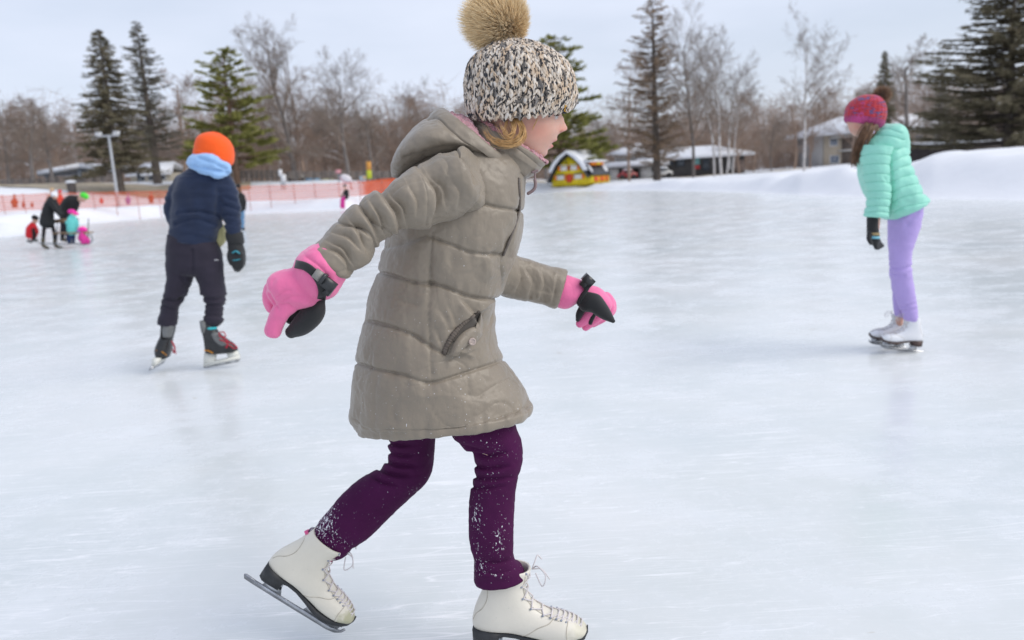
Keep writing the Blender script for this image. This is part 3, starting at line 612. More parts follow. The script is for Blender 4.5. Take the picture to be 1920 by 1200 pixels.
# figure skate in its own frame: x towards the toe, z up from the ice, y sideways
SK_RINGS = [(.074,.202,.166,.196,.036),(.058,.155,.152,.156,.034),(.038,.110,.165,.119,.034),(.029,.072,.197,.095,.036),(.040,.053,.218,.090,.036),(.100,.048,.233,.086,.036),(.150,.038,.246,.081,.040),(.190,.028,.259,.074,.042),(.232,.027,.271,.063,.039),(.262,.032,.280,.052,.026)]
def skate_parts(lace=True, hi=1):
    R_ = np.array(SK_RINGS); t = np.arange(len(R_)) * 1.0; q = interp(t, R_, np.linspace(0, t[-1], 56)); m = 40; a = np.linspace(0, 2*math.pi, m, endpoint=False)
    ca = np.sign(np.cos(a)) * np.abs(np.cos(a)) ** 0.86; sa = np.sign(np.sin(a)) * np.abs(np.sin(a)) ** 0.86
    c = np.stack([(q[:, 0] + q[:, 2]) / 2, 0 * q[:, 0], (q[:, 1] + q[:, 3]) / 2], -1); u = np.stack([(q[:, 2] - q[:, 0]) / 2, 0 * q[:, 0], (q[:, 3] - q[:, 1]) / 2], -1)
    V = c[:, None] + u[:, None] * ca[None, :, None] + (q[:, 4][:, None, None] * sa[None, :, None]) * np.array([0, 1.0, 0])
    up = V[0]; cen = up.mean(0); inner = [cen + (up - cen) * s + np.array([0, 0, dz]) for s, dz in ((0.97, .003), (0.88, .002), (0.84, -.01), (0.80, -.03))][::-1]
    V2 = np.concatenate([np.array(inner), V], 0)
    boot = MB(); boot.grid(capped(V2, 0.25, False, True, 5))
    so = MB()                                 # heel block, shank and welt in black
    bx = np.array([.030, .040, .060, .085, .088, .100, .125, .150, .175, .190, .215, .240, .262, .276, .284]); bz = np.array([.056, .054, .0525, .050, .0500, .0485, .044, .0375, .031, .0275, .0262, .028, .032, .039, .050])
    tk = np.array([.034, .033, .031, .028, .008, .005, .005, .006, .007, .008, .008, .008, .008, .008, .006]); hw = np.array([.020, .030, .033, .032, .029, .027, .026, .029, .035, .038, .040, .036, .027, .017, .008])
    bz2 = bz - tk; V = []
    for i in range(len(bx)):
        y = hw[i]; V.append([[bx[i], -y, bz[i] + .003], [bx[i], -y * .97, bz2[i]], [bx[i], 0, bz2[i]], [bx[i], y * .97, bz2[i]], [bx[i], y, bz[i] + .003], [bx[i], 0, bz[i] + .006]])
    so.grid(np.array(V))
    bl = MB(); yy = np.array([0, .0019, 0])
    def pl(pts, e=yy): bl.prism([[x, 0, z] for x, z in pts], e)
    pl([(-.002, .010), (.004, .001), (.03, 0), (.14, -.0005), (.24, .0), (.262, .004), (.276, .014), (.281, .024), (.276, .026), (.27, .016), (.25, .0125), (.14, .0115), (.03, .0115), (.004, .0135)])
    pl([(.048, .0110), (.102, .0110), (.090, .036), (.056, .036)], yy * 0.9); pl([(.165, .0110), (.262, .0115), (.268, .040), (.214, .036), (.178, .040)], yy * 0.9)
    pl([(.045, .0335), (.092, .0335), (.092, .0375), (.045, .0375)], np.array([0, .024, 0])); pl([(.176, .0340), (.266, .0380), (.266, .0400), (.176, .0365)], np.array([0, .022, 0]))
    la = MB(); ey = MB()
    fr = R_[:, 2:4]; tk_ = np.linspace(0, 8.2, 12)
    nt_ = interp(t, R_[:, 2:4], tk_); ct = interp(t, np.stack([(R_[:, 0] + R_[:, 2]) / 2, (R_[:, 1] + R_[:, 3]) / 2], -1), tk_)
    n_ = nt_ - ct; n_ /= np.linalg.norm(n_, axis=1, keepdims=True)
    L_ = [np.array([nt_[i, 0] - n_[i, 0] * .007, -.021, nt_[i, 1] - n_[i, 1] * .007]) for i in range(12)]; Rr = [p * np.array([1, -1, 1]) for p in L_]
    M_ = [np.array([nt_[i, 0] + n_[i, 0] * .0025, 0, nt_[i, 1] + n_[i, 1] * .0025]) for i in range(12)]
    for i in range(11):
        mid = (M_[i] + M_[i + 1]) / 2
        la.tube([L_[i], mid + [0, -.008, .0], mid + [0, .008, .001], Rr[i + 1]], .0017, 10, 5); la.tube([Rr[i], mid + [0, .008, .0], mid + [0, -.008, .001], L_[i + 1]], .0017, 10, 5)
    o_ = M_[0]
    la.tube([o_, o_ + [.012, -.012, .012], o_ + [.030, -.022, -.004], o_ + [.022, -.020, -.030], o_ + [.008, -.008, -.006]], .0015, 20, 5)
    la.tube([o_, o_ + [.008, .010, .016], o_ + [.012, .018, .022], o_ + [.02, .022, .012]], .0015, 14, 5); la.tube([o_, o_ + [.02, -.004, .002], o_ + [.038, -.010, -.018]], .0014, 14, 5)
    for i in range(12):
        for p in (L_[i], Rr[i]): ey.ball(p + np.array([-n_[i, 0] * .002, np.sign(p[1]) * .0022, -n_[i, 1] * .002]), .0027, 8, 5)
    for mb_ in (boot, so, la, ey):            # the boot stands clear of the blade
        for q in mb_.v: q[:, 2] += .016 * np.clip(1 - (q[:, 2] - .03) / .15, 0, 1.2)
    bq, bf, _ = boot.arrays(); tris = [tuple(int(i) for i in f) for F_ in bf for f in F_]; bb = BVHTree.FromPolygons([tuple(x) for x in bq], tris); ses = []
    for line in ([(.062, .205), (.070, .172), (.069, .145), (.056, .122), (.040, .106), (.033, .092)], [(.222, .108), (.205, .092), (.176, .082), (.15, .066), (.13, .056)], [(.243, .094), (.238, .075), (.240, .055), (.246, .046)], [(.155, .19), (.148, .155), (.16, .126), (.188, .104), (.222, .092)]):
        for sd_ in (-1, 1):
            pp_ = []
            for x_, z_ in smooth_line(line, 18):
                h_ = bb.ray_cast(Vector((x_, sd_ * .2, z_)), Vector((0, -sd_, 0)))
                if h_[0] is not None: pp_.append(np.array(h_[0]))
            if len(pp_) > 3: se = MB(); se.tube(pp_, .0011, None, 5); ses.append(se)
    return dict(**{'seam%d' % i: q for i, q in enumerate(ses)}, boot=boot, sole=so, blade=bl, lace=la, eyelet=ey)
def mk_boot(name, c0, stain):
    m, nt, b = newmat(name); c = ramp(nt, noise(nt, 18, 5), [(0.3, tuple(x * .93 for x in c0)), (0.7, c0)])
    if stain:
        s = ramp(nt, noise(nt, 30, 4, 0.6, loc=(2, 1, 5)), [(0.66, (0, 0, 0)), (0.71, (0.75, 0.75, 0.75))]); c = mix(nt, s, c, (0.33, 0.35, 0.30))
        t = nt.nodes.new('ShaderNodeTexCoord'); sx = nt.nodes.new('ShaderNodeSeparateXYZ'); nt.links.new(t.outputs['Object'], sx.inputs[0])
        mm = nt.nodes.new('ShaderNodeMath'); mm.operation = 'MULTIPLY_ADD'; mm.inputs[1].default_value = 0.06; nt.links.new(noise(nt, 40, 3), mm.inputs[0]); nt.links.new(sx.outputs['X'], mm.inputs[2])
        toe = ramp(nt, mm.outputs[0], [(0.272, (0, 0, 0)), (0.288, (stain, stain, stain))]); c = mix(nt, toe, c, (0.42, 0.41, 0.26))
    nt.links.new(c, b.inputs['Base Color']); b.inputs['Roughness'].default_value = 0.42; bump(nt, b, noise(nt, 70, 5, 0.65), 0.25, 0.0025); return m
M_BOOT = mk_boot('worn_white_leather', (0.74, 0.70, 0.60), 0.9); M_BOOT2 = mk_boot('scuffed_white_leather', (0.74, 0.70, 0.61), 0.35); M_BOOTW = mk_boot('clean_white_leather', (0.78, 0.79, 0.82), 0)
M_SOLE = mat('black_sole', (0.022, 0.024, 0.027), 0.45, 0.3, 60); M_SOLEB = mat('brown_sole', (0.075, 0.045, 0.038), 0.5, 0.3, 60)
M_STEEL = mat('blade_steel', (0.42, 0.43, 0.45), 0.22, 0.35, 25, metal=1.0); M_LACE = mat('white_lace', (0.66, 0.62, 0.62), 0.8, 0.1, 90); M_EYE = mat('metal_eyelet', (0.30, 0.33, 0.40), 0.35, 0.2, 90, metal=0.8)
SKP = skate_parts(); M_SEAM = mat('boot_seam', (.50, .46, .38), .7, .15, 90)
SKM = {k: (make_mesh('skate_' + k, *v.arrays()[:2], k not in ('blade',))) for k, v in SKP.items()}
def place_skate(parent, O, ex, ez, s, boot_mat, sole_mat, label=None, sz=1.0):
    """O: world point of the blade's heel end; ex, ez: world directions"""
    ex = np.asarray(ex, float); ex /= np.linalg.norm(ex); ez = np.asarray(ez, float); ez = ez - ex * (ez @ ex); ez /= np.linalg.norm(ez); ey = np.cross(ez, ex)
    Mx = Matrix([[*(np.array([ex[i], ey[i], ez[i] * sz]) * s), float(O[i] - org(parent)[i])] for i in range(3)] + [[0, 0, 0, 1]])
    b = None
    for k, mt in [('boot', boot_mat)] + [(q, M_SEAM) for q in SKM if q.startswith('seam')] + list((('sole', sole_mat), ('blade', M_STEEL), ('lace', M_LACE), ('eyelet', M_EYE))):
        me = SKM[k].copy(); o = bpy.data.objects.new('skate' if k == 'boot' else {'eyelet': 'eyelets', 'lace': 'laces'}.get(k, 'stitching' if k.startswith('seam') else k), me); COL.objects.link(o); me.materials.append(mt)
        if b is None: b = o; o.parent = parent; o.matrix_local = Mx
        else: o.parent = b
    if label: b['label'] = label
    return b

# ================================================================== the main skater
YG = 1.85
girl_at = G(975, 1228); girl = thing('person', girl_at, 'girl skating past close up in a long taupe puffer coat, knit hat and pink gloves', 'person')
M_COAT = fabric('taupe_nylon', (0.250, 0.212, 0.166), 0.39, 0.1, 700, 0.06, 0.06, (230, 3.5, -0.05, (1, 1, .7), (1.2, 0.3, 0.7)), 0.15, 26)
M_COAT_IN = fabric('coat_inside', (0.07, 0.06, 0.05), 0.8)
def sherpa(name, col):
    m, nt, b = newmat(name); vo = node(nt, 'ShaderNodeTexVoronoi', Scale=190.0); t = nt.nodes.new('ShaderNodeTexCoord'); nt.links.new(t.outputs['Object'], vo.inputs['Vector'])
    c = ramp(nt, noise(nt, 120, 3), [(0.3, tuple(x * .85 for x in col)), (0.7, tuple(min(1, x * 1.12) for x in col))]); nt.links.new(c, b.inputs['Base Color']); b.inputs['Roughness'].default_value = 0.95; b.inputs['Sheen Weight'].default_value = 0.4
    bump(nt, b, vo.outputs['Distance'], 0.9, -0.006); return m
M_SHERPA = sherpa('pink_sherpa', (0.56, 0.27, 0.31))

TORSO = [(905,262,975,300,YG,.075),(850,268,984,322,YG,.115),(790,292,984,352,YG,.150),(752,335,984,385,YG,.165),(737,385,979,420,YG,.170),(729,430,972,455,YG,.170),(719,472,962,487,YG,.166),(707,515,948,520,YG,.162),(694,562,941,558,YG,.163),(684,608,928,598,YG,.166),(675,655,932,648,YG,.170),(668,700,952,688,YG,.175),(664,742,974,720,YG,.178),(662,772,988,745,YG,.180),(664,793,994,763,YG,.180,(832,806)),(672,806,987,774,YG,.176,(832,817)),(682,803,975,772,YG,.168,(832,808)),(690,790,965,762,YG,.160,(832,785)),(700,770,950,745,YG,.15,(832,760))]
SEAMS = [([(899,380),(939,389.5),(972,395),(984,397)], 11, .0085), ([(806,444),(844,458.7),(881,473),(943,478.8)], 12, .009), ([(806,531),(844,542.6),(881,557),(939,562.6)], 12, .010),
         ([(704,508),(742,519),(782,531),(806,534)], 13, .010), ([(690,602),(736,614),(773,629),(803,648),(836,664)], 14, .011), ([(660,678),(714,695),(766,706),(806,718),(832,712),(883,696),(938,677),(960,668)], 11, .009),
         ([(811,435),(806,500),(804,560),(806,640),(810,700)], 7, .005), ([(975,325),(973,397),(958,444),(943,480),(940,560),(932,590)], 6, .005), ([(664,783),(679,798),(738,804),(818,806),(884,798),(950,779),(990,762)], 4, .003)]
FOLDS = [([(858,556),(880,575),(896,600),(905,625)], 9, .010), ([(820,575),(835,600),(845,625)], 8, .004), ([(838,570),(852,600),(856,620)], 7, .005), ([(812,610),(830,650),(838,668)], 8, .005), ([(836,664),(860,660),(890,672)], 9, -.007),
         ([(915,615),(931,582),(938,556)], 6, .006), ([(700,470),(760,455),(815,435)], 12, .006), ([(895,655),(860,668),(845,672)], 7, .004), ([(680,730),(760,745),(830,740),(880,750)], 30, -.004), ([(850,740),(930,738),(960,720)], 20, .004), ([(735,560),(790,575)], 14, .004),
         ([(868,600),(905,580),(925,565)], 7, -.005), ([(900,470),(910,500),(905,530)], 16, -.004), ([(840,470),(850,510)], 12, .003)]
SEAMS = [(smooth_line(l), w, d) for l, w, d in SEAMS]; FOLDS = [(smooth_line(l), w, d) for l, w, d in FOLDS]
def quilt(V, seams, folds, nz=.0025, pucker=.0035, seed=1, off=0.006, crease=0.0):
    N = gnormal(V); n, m, _ = V.shape; p = V.reshape(-1, 3); px, py = proj(p); d = np.full(len(p), float(off))
    near = np.full(len(p), 1e9)
    for ln, w, dp in seams:
        q = pldist(px, py, ln); d -= dp * (0.65 * np.exp(-q / w) + 0.5 * np.exp(-(q / (w * .28)) ** 2)); near = np.minimum(near, q)
    for ln, w, dp in folds:
        q, sg, al = plside(px, py, ln); fade = np.clip(np.sin(np.pi * np.clip(al, .02, .98)), 0, 1) ** .7; ww = np.where(sg > 0, .38 * w, 1.7 * w)
        d -= 1.35 * dp * fade * np.exp(-(q / ww) ** 1.3)
    st = np.stack([px * 0.085, py * 0.022, p[:, 1] * 6], -1)
    d += pucker * vnoise(st, 1.0, seed) * np.exp(-near / 20) + nz * (vnoise(p, 16, seed + 1) + 0.6 * vnoise(p, 37, seed + 2)) + 0.0008 * vnoise(p, 110, seed + 3)
    if crease:                                # thin sharp creases of crumpled nylon
        wp = p + .03 * np.stack([vnoise(p, 9, seed + 5), vnoise(p, 9, seed + 6), vnoise(p, 9, seed + 7)], -1)
        for sc_, am, st_ in ((11, 1.0, (1, 1, .6)), (17, .8, (.6, 1, 1)), (30, .45, (1, 1, 1))):
            q = np.abs(vnoise(wp * np.array(st_), sc_, seed + int(sc_))); mk = np.clip(vnoise(p, 7, seed + int(sc_) + 3) * 1.8 + .35, 0, 1); d -= crease * am * mk * np.exp(-q / .07)
    return V + N * d.reshape(n, m, 1)
tg = loft(TORSO, 400, 320, 2.25); tg = quilt(tg, SEAMS, FOLDS, .0022, .0055, 1, .003, .0032)
mb = MB(); mb.grid(tg, False, True); jacket = obj('coat', mb, M_COAT, girl)
tv, tf = close(tg, False, False); BV = BVHTree.FromPolygons([tuple(x) for x in tv], [tuple(int(i) for i in f) for f in tf[0]])
def onsurf(px, py, lift=0.0, bvh=None, fallback=1.68):
    d = ray(px, py); d = d / np.linalg.norm(d); h = (bvh or BV).ray_cast(Vector(CAM), Vector(d))
    if h[0] is None: return P(px, py, fallback)
    return np.array(h[0]) - d * lift
def path_on(pts, lift, bvh=None, n=20): return np.array([onsurf(x, y, lift, bvh) for x, y in smooth_line(pts, n)])

# sleeves
SLN = [(900,296,915,372,1.74,.05),(868,271,903,388,1.70,.088),(835,285,862,408,1.68,.088),(790,308,815,425,1.655,.082),(745,335,772,433,1.63,.075),(700,360,735,446,1.61,.068),(662,385,708,463,1.595,.062),(633,415,690,490,1.585,.058),(610,444,666,506,1.575,.053),(593,462,648,517,1.57,.048),(597,461,645,513,1.571,.044),(608,453,652,505,1.573,.040)]
SL_S = [([(852,274),(885,300),(905,345),(899,376),(874,404)], 9, .006), ([(782,312),(800,360),(800,425)], 5, .0015), ([(669,378),(700,420),(742,445)], 8, .004), ([(633,416),(665,424),(700,446),(706,468)], 7, .005)]
SL_F = [([(782,312),(806,334),(824,365),(824,393),(808,432)], 12, .021), ([(700,344),(728,374),(748,408),(752,448)], 12, .022), ([(668,380),(690,406),(706,432),(714,462)], 10, .016), ([(633,420),(668,424),(702,450)], 8, .009), ([(600,464),(632,474),(650,494),(655,514)], 6, .010),
        ([(830,288),(862,290),(884,312),(893,350)], 9, .014), ([(848,278),(876,300),(892,325)], 5, .007), ([(764,345),(784,380),(782,412)], 8, .006), ([(724,352),(760,392),(768,436)], 6, .008), ([(846,335),(866,366),(860,398)], 12, .007), ([(650,408),(672,436),(690,476)], 6, .008), ([(612,452),(640,464),(664,500)], 5, .007), ([(690,372),(712,404),(728,450)], 6, .008), ([(800,318),(836,352),(842,400)], 9, .007), ([(620,436),(650,444),(676,470)], 5, .006)]
SL_S = [(smooth_line(l), w, d) for l, w, d in SL_S]; SL_F = [(smooth_line(l), w, d) for l, w, d in SL_F]
sg = quilt(loft(SLN, 340, 180, 2.1), SL_S, SL_F, .0018, .002, 11, .003, .0032)
mb = MB(); mb.grid(sg); sl = obj('sleeve', mb, M_COAT, jacket)
SLF = [(945,462,925,545,1.93,.06),(966,479,948,555,1.965,.056),(1000,490,984,563,1.98,.051),(1030,500,1014,568,1.99,.047),(1060,510,1043,572,2.0,.043),(1056,511,1043,568,2.0,.038),(1040,508,1030,560,2.0,.034)]
FF = [([(985,500),(1000,525),(990,560)], 7, .007), ([(1012,500),(1022,530),(1010,565)], 6, .005), ([(970,490),(978,520),(965,550)], 8, .007), ([(1000,545),(1030,550),(1046,552)], 4, .002), ([(1045,510),(1040,545),(1034,570)], 4, .003)]
fg = quilt(loft(SLF, 160, 110, 2.1), [], [(smooth_line(l), w, d) for l, w, d in FF], .002, 0, 21, .003, .0028)
mb = MB(); mb.grid(fg); obj('sleeve', mb, M_COAT, jacket)

# hood, folded back, with its sherpa lining
HOOD = [(746,334,738,330,YG,.05),(775,318,738,310,YG,.11),(806,302,746,288,YG,.140),(840,294,760,266,YG,.152),(876,292,780,246,YG,.155),(908,298,797,231,YG,.152),(936,312,808,221,YG,.146),(950,322,816,212,YG,.140),(957,318,825,207,YG,.134),(957,308,834,208,YG,.124),(950,302,842,214,YG,.114)]
HS = [([(803,226),(812,222),(850,248),(890,280),(925,305),(945,325)], 5, .006), ([(742,300),(780,292),(830,275),(880,278),(905,284)], 16, .004)]
hg = quilt(loft(HOOD, 150, 150, 2.3), [(smooth_line(l), w, d) for l, w, d in HS], [([(770,262),(800,258),(840,262)], 18, -.003), ([(745,310),(790,280)], 12, .003)], .0018, .0015, 31, .003, .0018)
mb = MB(); mb.grid(hg); obj('hood', mb, M_COAT, jacket)
LIN = [(957,306,833,210,YG,.122),(953,303,843,211,YG,.120),(944,300,855,214,YG,.112),(935,296,868,218,YG,.104),(924,290,882,226,YG,.095),(915,285,890,236,YG,.085)]
lg = loft(LIN, 90, 190, 2.2); lg = lg + gnormal(lg) * (0.0035 * vnoise(lg.reshape(-1, 3), 120, 4) + 0.002 * vnoise(lg.reshape(-1, 3), 260, 6)).reshape(lg.shape[0], lg.shape[1], 1)
mb = MB(); mb.grid(lg); obj('hood_lining', mb, M_SHERPA, jacket)
# stand collar
CO = [(884,282,973,334,YG,.094),(884,262,988,334,YG,.090),(884,242,1004,326,YG,.086),(884,228,1016,314,YG,.083),(885,222,1021,307,YG,.080),(889,222,1017,304,YG,.076),(894,232,1008,306,YG,.073),(900,250,995,312,YG,.070)]
cg = quilt(loft(CO, 110, 150, 2.2), [(smooth_line([(886,232),(912,238),(937,252),(966,276),(990,294),(1012,312)]), 3, .0025), (smooth_line([(940,290),(960,313),(975,328)]), 4, .004)], [(smooth_line([(935,282),(955,300),(975,318)]), 6, .004), (smooth_line([(948,280),(985,305),(1008,318)]), 12, -.003)], .0018, .001, 41, .002)
mb = MB(); mb.grid(cg, False, False); obj('collar', mb, M_COAT, jacket)
CL = [(894,250,1000,314,YG,.070),(887,226,1016,306,YG,.076),(881,216,1026,306,YG,.079),(883,211,1025,301,YG,.075),(890,214,1018,299,YG,.070),(900,228,1006,302,YG,.066),(906,245,996,308,YG,.063)]
lg = loft(CL, 80, 230, 2.2); lg = lg + gnormal(lg) * (0.0028 * vnoise(lg.reshape(-1, 3), 120, 14) + 0.0018 * vnoise(lg.reshape(-1, 3), 260, 16)).reshape(lg.shape[0], lg.shape[1], 1)
mb = MB(); mb.grid(lg, False, False); obj('collar_lining', mb, M_SHERPA, jacket)
# front placket, zip and pull
M_ZIP = mat('brown_zip', (0.12, 0.10, 0.085), 0.5, 0.3, 200); M_PULL = mat('mauve_cord', (0.24, 0.17, 0.17), 0.7); M_BTN = mat('horn_button', (0.42, 0.34, 0.30), 0.3, 0.25, 120)
zb = MB(); zp = path_on([(973,335),(973,397),(958,444),(944,478)], .003, None, 40); zb.grid(capped(tube(zp, .0032, 90, 8), .8, k=3)); 
obj('zip', zb, M_ZIP, jacket)
mb = MB(); a0 = P(1003, 321, 1.80)
mb.tube(P([1003,1003,1003],[322,330,337],[1.80]*3), .0022, 8, 8); mb.tube(P([1003,1004,1003,998,990],[337,344,352,358,363],[1.80]*5), .0036, 18, 8); mb.tube(P([998,1008],[323,320],[1.80]*2), .003, 6, 8); obj('zip_pull', mb, M_PULL, jacket)
# pocket: ribbed edge, opening, turned flap, button
pb = MB(); ed = path_on([(833,662),(840,645),(850,628),(868,608),(886,594),(899,583)], .001, None, 70)
w = np.concatenate([np.full(26, .0062), np.linspace(.0062, .0020, 44)]) * (1 + 0.16 * np.sin(np.arange(70) * 1.9)); pb.grid(capped(tube(ed, w, None, 10), .5, k=3)); obj('pocket_edge', pb, mat('dark_pocket_rib', (0.125, 0.102, 0.084), 0.8, 0.3, 150), jacket)
def patch(cols_, rows, lift, th=.004):
    """cloth panel laid on the coat: two pixel polylines joined, with thickness"""
    a_ = smooth_line(cols_, 26); b_ = smooth_line(rows, 26); g = np.array([[onsurf(*(a_[i] + (b_[i] - a_[i]) * f), lift + th * math.sin(math.pi * f)) for f in np.linspace(0, 1, 12)] for i in range(26)])
    bk = g + np.array([0, .007, 0]); r = np.concatenate([g, bk[:, ::-1]], 1); return r
op = MB(); op.grid(patch([(844,640),(866,612),(884,597),(899,585)], [(856,642),(880,624),(894,614),(904,592)], .003, .001)); obj('pocket_opening', op, M_COAT_IN, jacket)
fl_ = MB(); fl_.grid(patch([(841,666),(849,647),(862,629),(880,616),(898,611)], [(858,669),(868,655),(880,646),(893,641),(905,628)], .006, .011)); fl_.grid(patch([(889,620),(895,604),(901,588)], [(904,626),(906,610),(903,590)], .009, .007))
obj('pocket_flap', fl_, M_COAT, jacket)
bt = MB(); c = onsurf(885.5, 640.5, .019); nrm = np.array([0.25, -0.95, 0.1]); nrm /= np.linalg.norm(nrm)
def disc(mb, c, nrm, prof, m=28):
    x = np.cross(nrm, [0, 0, 1.0]); x /= np.linalg.norm(x); y = np.cross(nrm, x); a = np.linspace(0, 2*math.pi, m, endpoint=False); mb.grid(np.array([c + nrm * h + (np.cos(a)[:, None] * x + np.sin(a)[:, None] * y) * r for r, h in prof]))
disc(bt, c, nrm, [(.0085, -.006), (.0085, .001), (.0078, .0022), (.0058, .0022), (.0050, .0010), (.0022, .0008)]); obj('button', bt, M_BTN, jacket)

# body: one continuous surface (head, neck, trunk, limbs) inside the clothes
HP = [(97,985,945,.012),(101,1006,925,.038),(112,1028,908,.058),(135,1046,895,.071),(165,1055,889,.076),(192,1056,889,.077),(212,1051.5,892,.0755),(226,1049,897,.0735),(240,1047.5,903,.071),(254,1044,912,.067),(266,1038,922,.063),(277,1031,933,.057),(287,1025.5,944,.050),(294,1019,953,.040),(299,1008,962,.026),(301,995,972,.008)]
BU = [(221,0,6,.009,5.5),(231,0,8,.0095,9.5),(240,0,6.5,.0105,13),(244.5,0,3.6,.0115,7),(246,.0105,4.5,.0055,5.5),(251,0,4,.02,2),(219,.031,8,.013,-5),(206,.028,8,.022,3.5),(262.5,0,3.8,.018,5.6),(269.0,0,2.4,.021,-4.5),(275.0,0,3.8,.016,6.2),(281.5,0,3.5,.02,-2.2),(290,0,5,.02,2.0),(248,.046,16,.02,3.0)]
hd = head_grid(HP, YG, 1, 1, 120, 128, 2.25, BU)
B = MB(); B.grid(hd)
B.grid(capped(loft([(915,225,985,250,YG,.05),(912,262,985,285,YG,.055),(905,300,985,330,YG,.075)], 20, 24), .3))
B.grid(capped(loft(mul(TORSO[1:13], .72), 50, 32), .4))
SLEEVE_C = lambda K, s: [((k[0]+k[2])/2, (k[1]+k[3])/2, k[4], k[5]*s) for k in K]
def limb(K, s, ext=None):
    q = SLEEVE_C(K, s)
    if ext: q += ext
    return capped(tube(P([a[0] for a in q], [a[1] for a in q], [a[2] for a in q]), [a[3] for a in q], 40, 14), .9)
B.grid(limb([(860,335,925,380,1.88,.04)] + SLN[3:10], .50, [(560,545,1.56,.026)])); B.grid(limb([(850,380,950,430,1.92,.07)] + SLF[1:5], .50, [(1090,555,2.0,.024)]))
LEGN = [(838,705,925,705,1.84,.070),(842,765,952,756,1.81,.070),(845,800,963,785,1.805,.067),(850,818,968,806,1.80,.064),(868,838,976,826,1.80,.059),(886,853,978.5,848,1.80,.055),(888,872,976.5,872,1.80,.0535),(889,890,970.5,893,1.80,.051),(884,910,966.5,916,1.80,.050),(880.5,945,964,946,1.80,.050),(879.5,985,962,985,1.80,.049),(882,1020,961.5,1020,1.80,.047),(888,1048,964,1047,1.80,.0455),(889,1060,970,1058,1.80,.0485),(889,1074,979,1065,1.81,.0555),(892,1088,982,1078,1.815,.0565),(895,1087,978,1076,1.815,.053),(899,1078,966,1074,1.80,.046)]
LEGF = [(735,700,850,700,1.90,.078),(726,770,830,770,1.92,.073),(727,805,817,806,1.93,.068),(727,830,814.5,832,1.935,.063),(727,850,813,857,1.94,.060),(722,866,809,882,1.94,.057),(711,879,799,903,1.94,.055),(689,891,779,923,1.945,.054),(663,908,754,946,1.95,.054),(636,935,725,972,1.95,.054),(611,964,695,1003,1.95,.052),(591,987,664,1026,1.95,.0475),(580,999,643,1043,1.95,.0455),(584,1006,634,1045,1.95,.043),(592,1000,640,1036,1.95,.039)]
B.grid(limb(LEGN[:13], .78, [(938,1108,1.83,.024),(945,1130,1.835,.016)])); B.grid(limb(LEGF[:13], .78, [(572,1050,1.95,.024),(572,1075,1.95,.016)]))
BVt, BF, BN = remesh(B, .0030)
bx_, by_ = proj(BVt); lat = YG - BVt[:, 1]; cols = np.ones((len(BVt), 3))
def tint(fx, fy, sx, sy, col, amt=1.0, front=None, latc=None, lats=None):
    w_ = np.exp(-((bx_ - fx) / sx) ** 2 - ((by_ - fy) / sy) ** 2) * amt
    if lats: w_ = w_ * np.exp(-((np.abs(lat) - latc) / lats) ** 2)
    global cols; cols = cols * (1 - w_[:, None]) + cols * np.asarray(col) * w_[:, None]
tint(1008, 245, 26, 22, (1.05, .80, .77), .8); tint(1056, 243, 9, 8, (1.05, .80, .78), .8); tint(1041, 264.5, 9, 3.2, (.90, .42, .48), 1.0, None, 0, .022); tint(1036, 274.5, 8, 4.0, (.95, .44, .50), 1.0, None, 0, .022)
tint(1050.5, 247, 4, 2.2, (.45, .25, .22), .8, None, .0105, .005); tint(1033, 269, 5, 1.4, (.5, .25, .25), .7, None, 0, .025)
body = link('body', make_mesh('body', BVt - girl_at, BF, True, cols), M_SKIN, girl)
M_EYEW = mat('eye_white', (0.52, 0.48, 0.46), 0.15, 0.05); M_IRIS = mat('iris', (0.10, 0.13, 0.16), 0.1); M_LASH = mat('eyelash', (0.10, 0.06, 0.04), 0.8); M_TOOTH = mat('tooth', (0.72, 0.68, 0.60), 0.25, 0.05)
for sg_ in (1, -1):
    c = P(1036.5, 220, YG) + np.array([0, -sg_ * .031, 0]); e = MB(); e.ball(c, .0095, 20, 14); ey = obj('eye', e, M_EYEW, body)
    ir = MB(); disc(ir, c + np.array([.0085, 0, 0]), np.array([1.0, -.1 * sg_, 0]) / 1.005, [(.0042, 0), (.003, .0012), (.001, .0014)], 16); obj('iris', ir, M_IRIS, ey)
    ls = MB()
    for q in range(14): z = (q - 6.5) / 6.5; s0 = c + np.array([.0085 - abs(z) * .003, -sg_ * (z * .009), .003 - z * z * .003]); ls.tube([s0, s0 + [.004, 0, .0012], s0 + [.008, 0, .003]], .0009, 6, 4)
    obj('eyelashes', ls, M_LASH, ey)
tb = MB()
for q in range(-3, 4): tb.box(P(1030.5 - abs(q) * 1.2, 267.8, YG) + np.array([0, q * .0062, 0]), (.0022, .0029, .0036))
obj('teeth', tb, M_TOOTH, body)
# hair blown back from under the hat
hm, nt, b = newmat('golden_hair'); a = nt.nodes.new('ShaderNodeVertexColor'); a.layer_name = 'tint'; nt.links.new(mix(nt, 1.0, ramp(nt, noise(nt, 40, 3), [(.3, (.46, .25, .085)), (.7, (.84, .55, .25))]), a.outputs[0], 'MULTIPLY'), b.inputs['Base Color']); b.inputs['Roughness'].default_value = .42; M_HAIR = hm
def PG(pts, Y): return P([p[0] for p in pts], [p[1] for p in pts], Y)
gd = [PG([(968,222),(979,240),(976,256),(962,267),(944,269),(926,264),(914,254),(906,238)], [1.765,1.757,1.752,1.748,1.746,1.745,1.745,1.745]), PG([(966,222),(977,242),(973,258),(958,268),(938,268),(920,258)], [1.768,1.757,1.75,1.747,1.745,1.745]), PG([(975,224),(983,244),(980,258),(966,270),(945,271),(928,268)], [1.768,1.76,1.754,1.75,1.747,1.747]), PG([(962,224),(964,244),(955,258),(945,250),(937,233)], [1.767,1.757,1.75,1.748,1.75])]
